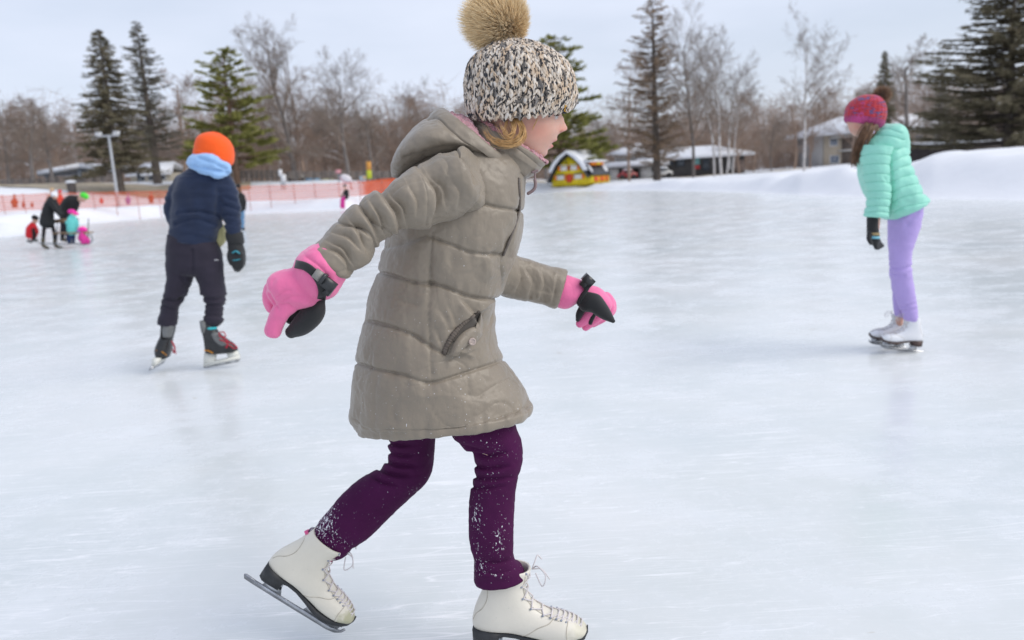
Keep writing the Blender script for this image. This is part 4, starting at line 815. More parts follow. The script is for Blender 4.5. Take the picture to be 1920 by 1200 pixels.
hb = strands(gd, 34, .0034, .00070, 3); hb2 = strands([PG([(1008,222),(1004,230),(1000,239),(998,246)], [1.776,1.774,1.775,1.776])], 9, .0007, .0005, 8, .2)
hb.add(*hb2.arrays()); hb3 = strands([PG([(950,226),(948,246),(954,258)], [1.765,1.757,1.755]), PG([(958,224),(960,240),(968,252)], [1.765,1.757,1.755])], 10, .003, .0007, 12); hb.add(*hb3.arrays()); obj('hair', hb, M_HAIR, girl, True, True)

# knitted hat: every stitch is a pair of slanted loops
YH = YG
HAT = [(886,213,1073,200,YH,.098,(958,224)),(879,199,1077,191,YH,.105,(962,203)),(875,180,1078,184,YH,.110),(874.5,160,1077,166,YH,.111),(877,138,1072,143,YH,.108),(886,116,1060,120,YH,.100),(902,99,1040,103,YH,.086),(922,88,1015,91,YH,.065),(942,81,990,83,YH,.038),(956,78.5,974,79,YH,.014)]
hatg = loft(HAT, 160, 200, 2.1); hatg = hatg - gnormal(hatg) * (.0055 - .0055 * np.abs(np.cos(np.arange(200) / 200 * math.pi * 44)) ** .7)[None, :, None]
mb = MB(); HN = gnormal(hatg); inner = hatg - HN * .007
rim = [inner[0] * 0 + (inner[0].mean(0) + (inner[0] - inner[0].mean(0)) * s) for s in (.90, .95)]; mb.grid(np.concatenate([np.array(rim) + np.array([0, 0, .012]), inner], 0))
m_, nt, b = newmat('tweed_yarn'); fb = noise(nt, 210, 3, .55, sc=(1, 1, .42)); c = ramp(nt, fb, [(.42, (.022, .026, .036)), (.445, (.06, .06, .07)), (.46, (.52, .43, .34)), (.54, (.68, .61, .53)), (.66, (.68, .66, .64))])
a = nt.nodes.new('ShaderNodeVertexColor'); a.layer_name = 'tint'; c = mix(nt, 1.0, c, a.outputs[0], 'MULTIPLY'); nt.links.new(c, b.inputs['Base Color']); b.inputs['Roughness'].default_value = .95; b.inputs['Sheen Weight'].default_value = .3; bump(nt, b, noise(nt, 700, 3), .6, .002); M_KNIT = m_
rs = np.random.default_rng(5); NC, NR = 44, 20; n_, m2, _ = hatg.shape
el = MB(); el.ball((0, 0, 0), 1.0, 8, 6); ev, efl, _ = el.arrays()
arc = np.concatenate([[0], np.cumsum(np.linalg.norm(np.diff(hatg, axis=0), axis=2).mean(1))]); arc /= arc[-1]
for r_ in range(NR):
    f0 = (r_ + .5) / NR * .985; i = min(n_ - 2, int(np.searchsorted(arc, f0))); 
    for c_ in range(NC):
        jf = c_ / NC * m2; j = int(jf) % m2; p = hatg[i, j]; tu = hatg[i, (j + 2) % m2] - hatg[i, j - 2]; circ = np.linalg.norm(np.roll(hatg[i], -1, 0) - hatg[i], axis=1).sum(); tu /= np.linalg.norm(tu); tvv = hatg[min(n_ - 1, i + 2), j] - hatg[max(0, i - 2), j]; tvv /= np.linalg.norm(tvv); nn = HN[i, j]
        wc = circ / NC; hr = .0165
        if wc < .0035 and c_ % 2: continue
        for s_ in (1, -1):
            an = s_ * .42 + rs.normal(0, .06); ax = tvv * math.cos(an) + tu * math.sin(an); sx_ = tu * math.cos(an) - tvv * math.sin(an); ctr = p + tu * s_ * wc * .24 + nn * (.0012 + rs.normal(0, .0010)) + tvv * rs.normal(0, .0005)
            vv = ctr + ev[:, 2:3] * ax * hr * .82 + ev[:, 0:1] * sx_ * max(.0020, wc * .25) + ev[:, 1:2] * nn * .0052
            q = rs.random(); mb.add(vv, efl, np.array([.22, .22, .23]) * rs.uniform(.6, 1.8) if q < .09 else (np.array([.95, .82, .68]) if q < .36 else np.array([1.05, 1.02, .98]) * rs.uniform(.88, 1.1)))
hat = obj('hat', mb, M_KNIT, girl, True, True)
# fuzz on the knit and its rolled rim
fz = MB(); idx = rs.integers(0, n_ * m2, 2600); fp = hatg.reshape(-1, 3)[idx]; fn = HN.reshape(-1, 3)[idx]
for p, nn in zip(fp, fn):
    d = nn + rs.normal(0, .7, 3); d /= np.linalg.norm(d); e = p + d * rs.uniform(.006, .013); s_ = np.cross(d, rs.normal(0, 1, 3)); s_ = s_ / np.linalg.norm(s_) * .00028
    fz.add([p - s_, p + s_, e + s_ * .3, e - s_ * .3], np.array([[0, 1, 2, 3]]))
obj('knit_fuzz', fz, mat('yarn_fuzz', (.55, .50, .45), .95), hat)
lb = MB(); lp = []
HBV = BVHTree.FromPolygons([tuple(x) for x in hatg.reshape(-1, 3)], [tuple(int(i) for i in f) for f in gridfaces(n_, m2)])
lab = np.array([[onsurf(1055.5 + fx * 7 - fy * 1.5, 188 + fy * 25, .0135 - .002 * abs(fx - .5), HBV, 1.8) for fx in np.linspace(0, 1, 5)] for fy in np.linspace(0, 1, 8)]); bk = lab + np.array([-.001, .004, 0]); lb.grid(np.concatenate([lab, bk[:, ::-1]], 1)); tagp = obj('label_tag', lb, mat('black_label', (.02, .022, .026), .5), hat)
lt = MB()
for k, (x0, y0, x1, y1) in enumerate([(1059,197,1061.5,199),(1058.6,201,1061.4,200),(1058.6,202,1061,205),(1058.2,206,1061,204.5),(1057.8,207.5,1060.6,209)]): lt.tube([onsurf(x0, y0, .0150, HBV, 1.8), onsurf(x1, y1, .0150, HBV, 1.8)], .0008, 4, 5)
obj('label_mark', lt, mat('orange_thread', (.80, .42, .03), .7), tagp)
# fur pompom
m_, nt, b = newmat('tan_fur'); a = nt.nodes.new('ShaderNodeVertexColor'); a.layer_name = 'tint'; nt.links.new(a.outputs[0], b.inputs['Base Color']); b.inputs['Roughness'].default_value = .7; b.inputs['Sheen Weight'].default_value = .2; M_FUR = m_
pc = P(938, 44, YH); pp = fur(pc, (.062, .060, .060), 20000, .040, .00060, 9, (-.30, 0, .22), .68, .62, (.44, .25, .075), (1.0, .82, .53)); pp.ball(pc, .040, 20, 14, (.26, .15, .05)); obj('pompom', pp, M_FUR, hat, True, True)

# leggings
m_, nt, b = newmat('plum_leggings'); c = ramp(nt, noise(nt, 9, 5), [(.3, (.048, .005, .040)), (.7, (.064, .006, .053))])
a = nt.nodes.new('ShaderNodeVertexColor'); a.layer_name = 'tint'; sx = nt.nodes.new('ShaderNodeSeparateColor'); nt.links.new(a.outputs[0], sx.inputs[0])   # red channel: how much snow has stuck there
def madd(x, k, y):
    q = nt.nodes.new('ShaderNodeMath'); q.operation = 'MULTIPLY_ADD'; q.inputs[1].default_value = k; nt.links.new(x, q.inputs[0]); nt.links.new(y, q.inputs[2]); return q.outputs[0]
fk = ramp(nt, madd(sx.outputs[0], .175, noise(nt, 210, 4, .65, sc=(1, 1, .6), rot=(0, .5, 0))), [(.70, (0, 0, 0)), (.77, (1, 1, 1))])
nt.links.new(mix(nt, fk, c, (.76, .76, .80)), b.inputs['Base Color']); b.inputs['Roughness'].default_value = .85; b.inputs['Specular IOR Level'].default_value = .2; bump(nt, b, noise(nt, 420, 3), .25, .0012); M_LEG = m_
def snow_density(V):
    px, py = proj(V); d = .10 + 0 * px
    for x, y, sx_, sy_, am in ((612,965,22,45,.95),(590,990,18,25,.8),(640,1015,25,20,.5),(895,975,12,40,.8),(935,1010,14,40,.75),(905,1065,20,16,.55),(935,1080,25,8,.5),(930,835,22,22,.45),(920,900,25,40,.3),(770,920,25,10,.4),(900,1040,10,30,.4)): d = d + am * np.exp(-((px - x) / sx_) ** 2 - ((py - y) / sy_) ** 2)
    return np.repeat(np.clip(d, 0, 1)[:, None], 3, 1)
lm = MB()
for K, S_, FO in ((LEGN, 3, [([(872,850),(915,860),(955,848)], 5, .011), ([(874,869),(915,882),(960,874)], 5, .010), ([(874,890),(920,902),(965,896)], 5, .009), ([(866,908),(910,918),(950,912)], 5, .007), ([(850,828),(890,847),(920,845)], 6, .007), ([(886,1052),(930,1058),(968,1050)], 4, .006), ([(889,1071),(930,1077),(970,1067)], 3, .004)]),
                  (LEGF, 5, [([(715,828),(750,838),(775,836)], 5, .010), ([(715,845),(752,857),(780,854)], 5, .010), ([(710,860),(750,876),(785,874)], 5, .011), ([(700,874),(742,893),(775,893)], 5, .010), ([(690,888),(720,906),(750,912)], 5, .007), ([(578,980),(625,1010),(665,1034)], 5, .007)])):
    g = loft(K, 220, 100, 2.3); g = quilt(g, [], [(smooth_line(l), w, d) for l, w, d in FO], .0014, 0, S_, .001); vv, ff = close(g); lm.add(vv, ff, snow_density(vv))
lm.grid(capped(loft(mul(TORSO[9:12], .72), 24, 40), .3)); lm.c[-1] = lm.c[-1] * 0; obj('leggings', lm, M_LEG, girl, True, True)
sk = MB(); sk.grid(capped(loft([(572,996,638,1032,1.95,.038),(575,1000,632,1042,1.95,.041),(570,1010,625,1050,1.95,.04)], 14, 24), .2)); sk.tube(path_on([(572,994),(576,999)], 0) if False else P([573,576,580],[997,1000,1004],[1.93]*3), .004, 8, 8); obj('sock', sk, mat('pink_sock', (.72, .12, .30), .8), girl)

# skates
def dirpx(x0, y0, x1, y1, Y0, Y1=None): return P(x1, y1, Y1 or Y0) - P(x0, y0, Y0)
O1 = P(867, 1226, 1.83); O1[2] = 0.002
k_near = place_skate(girl, O1, (1, -.10, 0), (0, 0, 1), 1.115, M_BOOT2, M_SOLE, 'off white leather figure skate flat on the ice', 1.06); 
e = dirpx(455, 1083, 637, 1195, 1.93, 1.93); s2 = np.linalg.norm(e) / .280; k_far = place_skate(girl, P(455, 1083, 1.93), e, np.cross(e, [0, 1.0, 0]) * -1 if np.cross(e, [0, 1.0, 0])[2] < 0 else np.cross(e, [0, 1.0, 0]), s2, M_BOOT, M_SOLE, 'trailing figure skate lifted heel up, with a worn olive toe')

# gloves: five fingers each, pink backs, black palms and straps
M_PINK = fabric('pink_glove', (.82, .165, .36), .55, .3, 500, .06, .15, None, 0, 34); M_BLK = fabric('black_glove', (.016, .017, .019), .7, .2, 400, .2, .2); M_PLAS = mat('black_plastic', (.03, .032, .035), .3); M_GREYB = mat('grey_plastic', (.26, .25, .23), .35)
def tb_(pts, Y, r): return capped(tube(P([p[0] for p in pts], [p[1] for p in pts], Y if hasattr(Y, '__len__') else [Y] * len(pts)), r, 24, 16), .9, k=4)
g1 = MB(); Yw = 1.565
g1.grid(capped(loft([(604,452,654,506,Yw,.044),(588,458,648,523,Yw,.056),(578,464,642,533,Yw,.060),(563,475,633,549,Yw,.060),(553,494,618,561,Yw,.052),(551,501,603,562,Yw-.004,.044)], 40, 40), .2))
g1.grid(capped(loft([(563,486,612,552,Yw,.043),(550,500,601,562,Yw-.004,.042),(527,507,592,573,Yw-.008,.043),(508,517,570,578,Yw-.008,.042),(502,530,545,582,Yw-.004,.036),(504,540,530,578,Yw,.026)], 50, 40, 2.3), .55))
fing = [[(520,535),(509,556),(516,575),(530,570)], [(525,540),(518,564),(528,584),(542,578)], [(532,545),(530,572),(542,590),(555,580)]]
for q, (f, yy) in enumerate(zip(fing, (Yw + .012, Yw + .032, Yw + .05))): g1.grid(tb_(f, [yy - .006, yy + .004, yy + .014, yy + .026], [.020, .019, .017, .014]))
g1.grid(tb_([(556,548),(540,568),(526,588),(516,606),(512,620)], [Yw - .016, Yw - .02, Yw - .018, Yw - .014, Yw - .012], [.026, .0225, .019, .0175, .0165]))      # index finger, pointing down
gv, gf, gn = remesh(g1, .0022)
gv = gv + gn * (.0016 * vnoise(gv, 45, 3) + .0010 * vnoise(gv, 90, 5))[:, None]; gv = clay(gv, None, [(smooth_line([(505,552),(512,566),(520,577)]), 3.5, .004), (smooth_line([(520,556),(535,546),(545,545)]), 3, .003), (smooth_line([(530,565),(548,556),(570,556)]), 3, .003), (smooth_line([(572,480),(592,494),(612,514),(622,530)]), 3.5, .004), (smooth_line([(528,572),(540,570),(548,576)]), 3, .003)], 4, .004, gn)
gl1 = obj('glove', (gv, gf, None), M_PINK, girl); gl1['label'] = 'pink glove with a bent index finger pointing down, on the arm swung back'
th = MB(); th.grid(tb_([(598,562),(590,582),(576,600),(560,614),(546,623)], [Yw - .002, Yw - .006, Yw - .006, Yw - .004, Yw - .002], [.013, .022, .0225, .019, .0125])); th.grid(tb_([(590,560),(572,580),(555,588),(545,596)], [Yw + .02, Yw + .02, Yw + .02, Yw + .018], [.02, .026, .022, .014]))
obj('thumb', th, M_BLK, gl1)
GB = BVHTree.FromPolygons([tuple(x) for x in gv], [tuple(int(i) for i in q) for f in gf for q in f])
def strap(center_line, w, bvh, fb, lift=.002, th_=.0035):
    L_ = smooth_line(center_line, 24); T_ = np.gradient(L_, axis=0); T_ /= np.linalg.norm(T_, axis=1, keepdims=True); N_ = np.stack([-T_[:, 1], T_[:, 0]], -1); mb = MB()
    g = np.array([[onsurf(*(L_[i] + N_[i] * f * w), lift + th_, bvh, fb) for f in (-1, -.5, 0, .5, 1)] for i in range(24)]); bk = g + np.array([0, .006, 0]); mb.grid(np.concatenate([g, bk[:, ::-1]], 1)); return mb
st = strap([(553,495),(572,500),(588,512),(600,530),(604,552),(602,562)], 7.5, GB, Yw - .04); st1 = obj('strap', st, M_BLK, gl1)
bk_ = MB(); ex_ = np.array([.75, -.1, -.65]); ex_ /= np.linalg.norm(ex_); ez_ = np.cross(ex_, [0, 1.0, 0]); ez_ /= np.linalg.norm(ez_); ey_ = np.cross(ez_, ex_); MX = np.array([ex_, ey_, ez_]).T
bk_.box(onsurf(612, 530, .009, GB, Yw - .04), (.019, .006, .0105), MX); bk_.box(onsurf(619, 542, .008, GB, Yw - .04), (.006, .007, .013), MX); bk_.box(onsurf(606, 523, .012, GB, Yw - .04), (.003, .008, .011), MX); obj('buckle', bk_, M_PLAS, gl1)
gd_ = MB(); gd_.box(onsurf(597, 516, .009, GB, Yw - .04), (.0085, .004, .0095), MX); obj('strap_tab', gd_, M_GREYB, gl1)

Yf = 2.0
g2 = MB(); g2.grid(capped(loft([(1048,512,1032,566,Yf,.036),(1059,514,1039,574,Yf,.042),(1076,520,1063,578,Yf,.042),(1093,527,1083,567,Yf,.033),(1099,535,1092,562,Yf,.028)], 36, 36), .2))
g2.grid(capped(loft([(1092,530,1084,566,Yf,.028),(1108,535,1094,570,Yf+.004,.036),(1124,540,1106,580,Yf+.006,.040),(1137,550,1118,588,Yf+.008,.038),(1145,562,1130,588,Yf+.01,.028)], 36, 36), .5))
for f, yy in (([(1138,562),(1142,580),(1128,596),(1112,606)], Yf + .03), ([(1126,572),(1122,590),(1108,604),(1098,613)], Yf + .012), ([(1112,575),(1106,588),(1096,600),(1087,607)], Yf - .006), ([(1136,560),(1145,572),(1146,582),(1140,592)], Yf + .045)): g2.grid(tb_(f, [yy, yy, yy, yy], [.018, .0155, .0135, .011]))
gv2, gf2, gn2 = remesh(g2, .0024); gv2 = gv2 + gn2 * (.0016 * vnoise(gv2, 45, 7))[:, None]; gl2 = obj('glove', (gv2, gf2, None), M_PINK, girl); gl2['label'] = 'pink glove with black thumb side forward, on the arm reaching ahead'
t2 = MB(); t2.grid(capped(loft([(1094,546,1084,574,Yf-.028,.012),(1108,548,1092,583,Yf-.034,.018),(1124,553,1108,586,Yf-.038,.019),(1134,565,1118,592,Yf-.038,.018),(1145,583,1130,599,Yf-.036,.0145),(1153,600,1147,605,Yf-.034,.008)], 40, 28), .6)); t2.grid(tb_([(1092,578),(1086,590),(1083,600)], Yf - .016, [.010, .009, .005])); t2.grid(tb_([(1112,588),(1108,598),(1107,606)], Yf - .012, [.009, .008, .005])); obj('thumb', t2, M_BLK, gl2)
b2 = MB(); cc = P(1100, 530, Yf - .03); ex_ = dirpx(1090, 533, 1104, 518, Yf); ex_ /= np.linalg.norm(ex_); ez_ = np.cross(ex_, [0, 1.0, 0]); ez_ /= np.linalg.norm(ez_); ey_ = np.cross(ez_, ex_); MX = np.array([ex_, ey_, ez_]).T
b2.box(P(1100, 530, Yf - .026), (.015, .014, .012), MX); b2.box(P(1103, 525, Yf - .03), (.010, .016, .014), MX); obj('buckle', b2, M_PLAS, gl2); b3 = MB(); b3.grid(tb_([(1104,536),(1098,546),(1092,558),(1088,566)], Yf - .038, [.005, .005, .005, .004])); obj('strap', b3, M_BLK, gl2)

# ================================================================== skater in the orange hat
def rad(px_, Y): return px_ * Y * 1.02 / F
YB = float(G(412, 690)[1]); kb = YB * 1.02 / F
boy_at = G(372, 690); boy = thing('person', boy_at, 'boy seen from behind in a navy fleece and bright orange beanie, skating away', 'person')
M_NAVY = fabric('navy_fleece', (.012, .022, .055), .9, .25, 300, .15, .3); M_TROU = fabric('dark_plum_trousers', (.024, .020, .034), .85, .1, 300, .12, .2)
M_ORNG = fabric('orange_knit', (.90, .105, .008), .8, .2, 250, .06, .3); M_LBLUE = fabric('light_blue_fleece', (.30, .50, .80), .9, .3, 200, .08, .4); M_YEL = fabric('pale_yellow_cotton', (.56, .52, .26), .85)
def K(keys, Y, k): return [(a, b, c, d, Y, h * k) for a, b, c, d, h in keys]
def Tp(pts, Y, k, m=14, n=30): return capped(tube(P([p[0] for p in pts], [p[1] for p in pts], [Y + (p[3] * k if len(p) > 3 else 0) for p in pts]), [p[2] * k for p in pts], n, m), .9, k=4)
def wrinkle(V, N, amp, sx, sy, seed, folds=()):
    px, py = proj(V); d = amp * vnoise(np.stack([px * sx, py * sy, V[:, 1] * 8], -1), 1.0, seed) + amp * .5 * vnoise(np.stack([px * sx * 2.1, py * sy * 2.2, V[:, 1] * 16], -1), 1.0, seed + 1)
    for ln, w, dp in folds:
        q = pldist(px, py, smooth_line(ln)); d -= dp * np.exp(-(q / w) ** 2) - .5 * dp * np.exp(-((q - 1.7 * w) / w) ** 2)
    return V + N * d[:, None]
m = MB(); bt_ = K([(372,308,424,316,20),(350,320,424,327,27),(335,334,428,338,32),(327,355,430,358,34),(324,382,427,385,34),(321,410,416,412,34),(319,430,411,436,35),(318,446,402,462,35)], YB, kb)
m.grid(capped(loft(bt_, 60, 60, 2.3), .12)); m.grid(Tp([(345,342,17,0),(330,362,15,0),(320,386,12,0),(319,404,10,-4),(324,420,9,-10)], YB, kb)); m.grid(Tp([(416,338,17,0),(427,362,18.5,-2),(431,385,17.5,-4),(436,410,15.5,-6),(438,433,14,-8)], YB, kb))
v, f, N = remesh(m, .011); v = wrinkle(v, N, .0075, .03, .11, 3, [([(335,400),(370,396),(410,405)], 3, .010), ([(330,420),(365,410),(400,420)], 3.5, .009), ([(420,368),(440,376)], 3, .010), ([(420,384),(444,392)], 3, .011), ([(422,402),(450,408)], 3, .011), ([(422,420),(452,424)], 2.5, .008), ([(408,352),(410,375),(406,402)], 5, .007), ([(345,360),(352,390),(350,420)], 9, .005), ([(385,350),(380,380),(386,410)], 9, .005), ([(322,434),(370,442),(408,450)], 2.5, .004)])
obj('jacket', (v, f, None), M_NAVY, boy)
m = MB(); m.grid(capped(loft(K([(316,440,408,456,33),(312,465,414,472,34),(312,490,417,492,33),(313,508,418,508,30)], YB, kb), 30, 48, 2.3), .2))
m.grid(capped(loft(K([(313,498,366,505,27),(313,528,358,528,25),(309,552,350,550,22),(302,575,335,578,18),(298,595,332,597,17.5),(295,607,331,611,17.5)], YB, kb), 40, 36), .1)); m.grid(capped(loft(K([(362,500,418,503,27),(371,525,420,530,25),(377,547,423,550,23),(386,567,422,563,19),(384,590,417,588,17),(383,606,417,604,17),(388,614,411,612,12)], YB, kb), 40, 36), .1))
v, f, N = remesh(m, .010); v = wrinkle(v, N, .005, .03, .08, 8, [([(308,560),(330,565),(345,556)], 3, .012), ([(304,572),(325,580)], 2.5, .008), ([(380,556),(402,562),(422,556)], 3, .012), ([(386,570),(420,574)], 2.5, .009), ([(384,590),(418,594)], 2.5, .008), ([(360,470),(362,512)], 3, .008), ([(340,520),(352,540)], 4, .006)])
tr_ = obj('trousers', (v, f, None), M_TROU, boy)
mk = MB(); mk.tube(P([402,406,409], [488,487,488], [YB - 30 * kb] * 3), .7 * kb, 6, 6); obj('logo_mark', mk, mat('pale_print', (.6, .6, .62), .6), tr_)
m = MB(); m.grid(capped(loft(K([(372,322,424,333,26),(353,309,430,325,32),(351,303,432,318,34),(357,293,432,309,34),(368,286,428,303,31),(380,284,420,298,24)], YB - .045, kb), 40, 50, 2.2), .25)); v, f, N = remesh(m, .010); v = wrinkle(v, N, .013, .05, .07, 5, [([(362,312),(395,319),(427,325)], 3, .012), ([(372,296),(395,303),(425,318)], 3, .010)]); obj('hood', (v, f, None), M_LBLUE, boy)
hat_b = MB(); hb_ = K([(364,288,434,309,33),(366,279,437,299,34.5),(368,266,437,285,34),(374,255,433,271,31),(386,249,424,259,22),(399,247,412,250,7)], YB, kb); g = loft(hb_, 70, 150, 2.1); g = g + gnormal(g) * (.0016 * np.sin(np.arange(150) / 150 * 2 * math.pi * 50))[None, :, None]; hat_b.grid(capped(g, .1)); ht = obj('hat', hat_b, M_ORNG, boy)
hf = MB(); g = loft(K([(364,289.5,432,310,34),(364.5,286,435,306.5,35),(366,279,437,299,35.5),(368,274.5,436.5,293,33.5)], YB, kb), 24, 150, 2.1); g = g + gnormal(g) * (.0018 * np.sin(np.arange(150) / 150 * 2 * math.pi * 50))[None, :, None]; hf.grid(capped(g, .1)); obj('hat_cuff', hf, M_ORNG, ht)
m = MB(); m.grid(capped(loft(K([(394,440,408,440,10),(390,448,420,448,14),(404,420,421,424,12),(402,445,423,450,12),(401,462,419,458,8),(402,468,411,466,4)][2:], YB + .05, kb), 24, 24), .3)); obj('shirt', m, M_YEL, boy)
def hockey_boot(keys, Y): m = MB(); m.grid(capped(loft(K(keys, Y, kb), 50, 36, 2.4), .25)); return m
M_HB = mat('black_boot', (.020, .021, .023), .35, .4, 30); M_HG = mat('grey_boot_panel', (.16, .165, .165), .4); M_HW = mat('white_holder', (.74, .74, .68), .35, .04); M_HO = mat('amber_stripe', (.55, .22, .01), .5); M_RED = mat('red_lace', (.42, .012, .035), .7); M_TEALS = mat('teal_lining', (.05, .50, .55), .8)
# left foot, heel towards us
s1 = obj('skate', hockey_boot([(303,606,329,607,13),(302,618,328,619,12),(301,630,325,630,12),(297,640,322,641,17),(293,655,320,657,22),(295,666,316,669,21)], YB + .02), M_HB, boy); s1['label'] = 'black hockey skate seen from the heel, rolled onto its inner edge'
m = MB(); m.grid(capped(loft(K([(306,609,326,610,9),(305,620,325,620,9),(306,630,322,630,8)], YB - .022, kb), 16, 20), .4)); obj('tendon_guard', m, M_HG, s1)
m = MB(); m.tube(P([293.5,298,306,312], [657,657.5,661,666], [YB - .055] * 4), .9 * kb, 12, 6); obj('stripe', m, M_HO, s1)
m = MB(); m.prism(P([295,309,299,294], [667,668,682,683], [YB] * 4), (0, .085, 0)); obj('holder', m, M_HW, s1); m = MB(); m.prism(P([294.2,298.4,294.5,292], [682,682,688,688], [YB] * 4), (0, .11, 0)); obj('blade', m, M_STEEL, s1)
m = MB(); m.tube(P([322,326,328,326,324], [640,646,656,662,654], [YB - .02] * 5), 1.2 * kb, 16, 6); m.tube(P([323,327,330], [642,652,664], [YB - .03] * 3), .8 * kb, 12, 6); obj('laces', m, M_RED, s1)
# right foot, side on
s2_ = obj('skate', hockey_boot([(377,603,399,608,11),(378,615,405,616,12),(381,628,412,625,13),(383,640,426,636,14),(384,650,440,646,15),(385,660,446,655,14)], YB - .02), M_HB, boy); s2_['label'] = 'black hockey skate seen side on with loose red laces'
m = MB(); m.grid(capped(loft(K([(374.5,603,388,604,8),(376,612,390,612,9),(378,622,388,622,8)], YB - .04, kb), 16, 20), .4)); m.grid(capped(loft(K([(396,628,411,625,6),(403,640,416,636,6),(412,648,428,644,5)], YB - .062, kb), 16, 20), .5)); obj('tendon_guard', m, M_HG, s2_)
m = MB(); m.tube(P([383,390,399], [657,657.5,662], [YB - .072] * 3), 1.1 * kb, 12, 6); obj('stripe', m, M_HO, s2_)
m = MB(); m.grid(Tp([(389,616,2.4),(398,616,2.4),(405,615,2)], YB - .055, kb)); obj('lining', m, M_TEALS, s2_)
m = MB(); yy = np.array([0, .018, 0])
for poly in ([(384,661),(406,660),(402,682),(383,685)], [(424,658),(443,655),(449,667),(432,674)], [(383,680),(449,666.5),(449.5,672),(383,686.5)]): m.prism(P([p[0] for p in poly], [p[1] for p in poly], [YB - .02] * len(poly)), yy * (1 + .01 * len(m.v)))
obj('holder', m, M_HW, s2_); m = MB(); poly = [(381.5,685.5),(449,671.8),(450.5,674.5),(446,678.5),(387,690),(382,689)]; m.prism(P([p[0] for p in poly], [p[1] for p in poly], [YB - .02] * 6), (0, .004, 0)); obj('blade', m, M_STEEL, s2_)
m = MB(); yl = YB - .085
for pts in ([(410,625),(418,622),(423,630),(416,632),(411,626)], [(411,630),(420,634),(428,640),(434,644)], [(412,637),(421,640),(428,647),(423,651)], [(424,640),(433,643),(441,648),(445,652),(438,653),(431,648)], [(427,645),(425,652)]): m.tube(P([p[0] for p in pts], [p[1] for p in pts], [yl] * len(pts)), 1.15 * kb, 18, 6)
obj('laces', m, M_RED, s2_)
g_ = MB(); g_.grid(Tp([(440,455,13),(443,468,15),(445,484,15.5),(446,496,13),(445,503,8)], YB - .02, kb)); 
for fx, y1 in ((434,494),(440,501),(446,504),(452,501)): g_.grid(Tp([(fx,478,6,-2),(fx + .5,490,6,-3),(fx,y1,4.6,0)], YB - .05, kb, 10, 16))
g_.grid(Tp([(434,470,6),(431,480,6,-4),(432,489,5,-6)], YB - .04, kb, 10, 16)); v, f, N = remesh(g_, .006); gb = obj('glove', (v, f, None), M_BLK, boy)
m = MB(); m.grid(capped(loft(K([(423,435,455,436,15),(423,443,457,446,16),(425,452,458,456,15)], YB - .02, kb), 16, 30), .2)); obj('cuff', m, M_BLK, gb)
m = MB(); m.grid(Tp([(436,474,1.5,-17),(442,471,1.5,-17.5),(449,475,1.5,-16.5)], YB - .02, kb)); m.grid(Tp([(431,487,1,-13),(441,488,1,-17.5),(451,486,1,-16)], YB - .02, kb)); obj('teal_trim', m, mat('teal_trim', (.03, .25, .32), .5), gb)
g_ = MB(); g_.grid(Tp([(324,418,9,-10),(326,428,9,-14),(330,437,7,-20)], YB, kb)); [g_.grid(Tp([(324 + q * 3, 430, 3, -16 - q), (326 + q * 3, 440, 2.6, -20)], YB, kb, 8, 10)) for q in range(4)]; g_.grid(Tp([(330,428,3,-22),(333,436,2.6,-26)], YB, kb, 8, 10)); v, f, N = remesh(g_, .007); v = v + np.array([0, .28, 0]); obj('glove', (v, f, None), M_BLK, boy)
m = MB(); m.grid(capped(loft(K([(380,256,426,264,22),(374,268,432,282,30),(374,290,430,304,29),(384,304,422,314,20),(388,318,418,326,14),(360,338,420,342,24),(340,370,412,372,26),(330,430,404,436,26),(326,478,402,480,24)], YB, kb), 60, 30), .4))
for pts in ([(345,342,10),(328,370,9),(321,400,7),(326,430,6)], [(416,340,10),(430,385,11),(438,435,9),(444,480,9)], [(340,490,17),(331,550,14),(314,600,11),(310,632,9),(306,660,9)], [(394,490,17),(400,550,14),(400,600,10),(396,640,9),(430,651,7)]): m.grid(Tp(pts, YB, kb))
v, f, N = remesh(m, .012); obj('body', (v, f, None), M_SKIN, boy)

# ================================================================== skater in the mint jacket
YR = float(G(1690, 659)[1]); kr = YR * 1.02 / F
rg_at = G(1690, 659); rg = thing('person', rg_at, 'girl in a mint puffer jacket, lilac leggings and red multicolour bobble hat, facing left', 'person')
M_MINT = fabric('mint_nylon', (.30, .70, .57), .45, .1, 500, .05, .1); M_LILAC = fabric('lilac_leggings', (.45, .345, .70), .7, .1, 400, .07, .15)
RH = [(182,1628,1640,.012),(190,1606,1652,.055),(203,1594,1658,.074),(218,1590,1657,.077),(228,1590.5,1655,.075),(236,1592,1652,.072),(243,1594,1648,.066),(249,1597.5,1642,.055),(254,1602,1634,.040),(257,1609,1625,.012)]
RBU = [(226,0,4,.011,1.8),(231.5,0,3.2,.013,3.4),(235,0,2,.012,1.8),(225,.03,3,.012,-1.6),(240.5,0,1.5,.018,1.3),(243,0,1,.02,-1.0),(245.5,0,1.6,.016,1.4),(251,0,2.4,.02,1.0)]
m = MB(); m.grid(head_grid(RH, YR, 1, -1, 70, 80, 2.2, RBU)); m.grid(Tp([(1630,240,16),(1640,262,18),(1655,290,30),(1670,340,34),(1690,390,32)], YR, kr)); m.grid(Tp([(1643,290,14),(1642,345,13),(1641,400,10),(1640,430,8)], YR - .13, kr)); m.grid(Tp([(1660,290,14),(1655,345,13),(1645,395,10)], YR + .13, kr))
m.grid(Tp([(1696,395,24),(1690,480,15),(1700,560,10),(1705,600,9),(1704,622,7)], YR, kr)); m.grid(Tp([(1690,400,20),(1682,490,12),(1687,565,9),(1686,606,7)], YR + .1, kr))
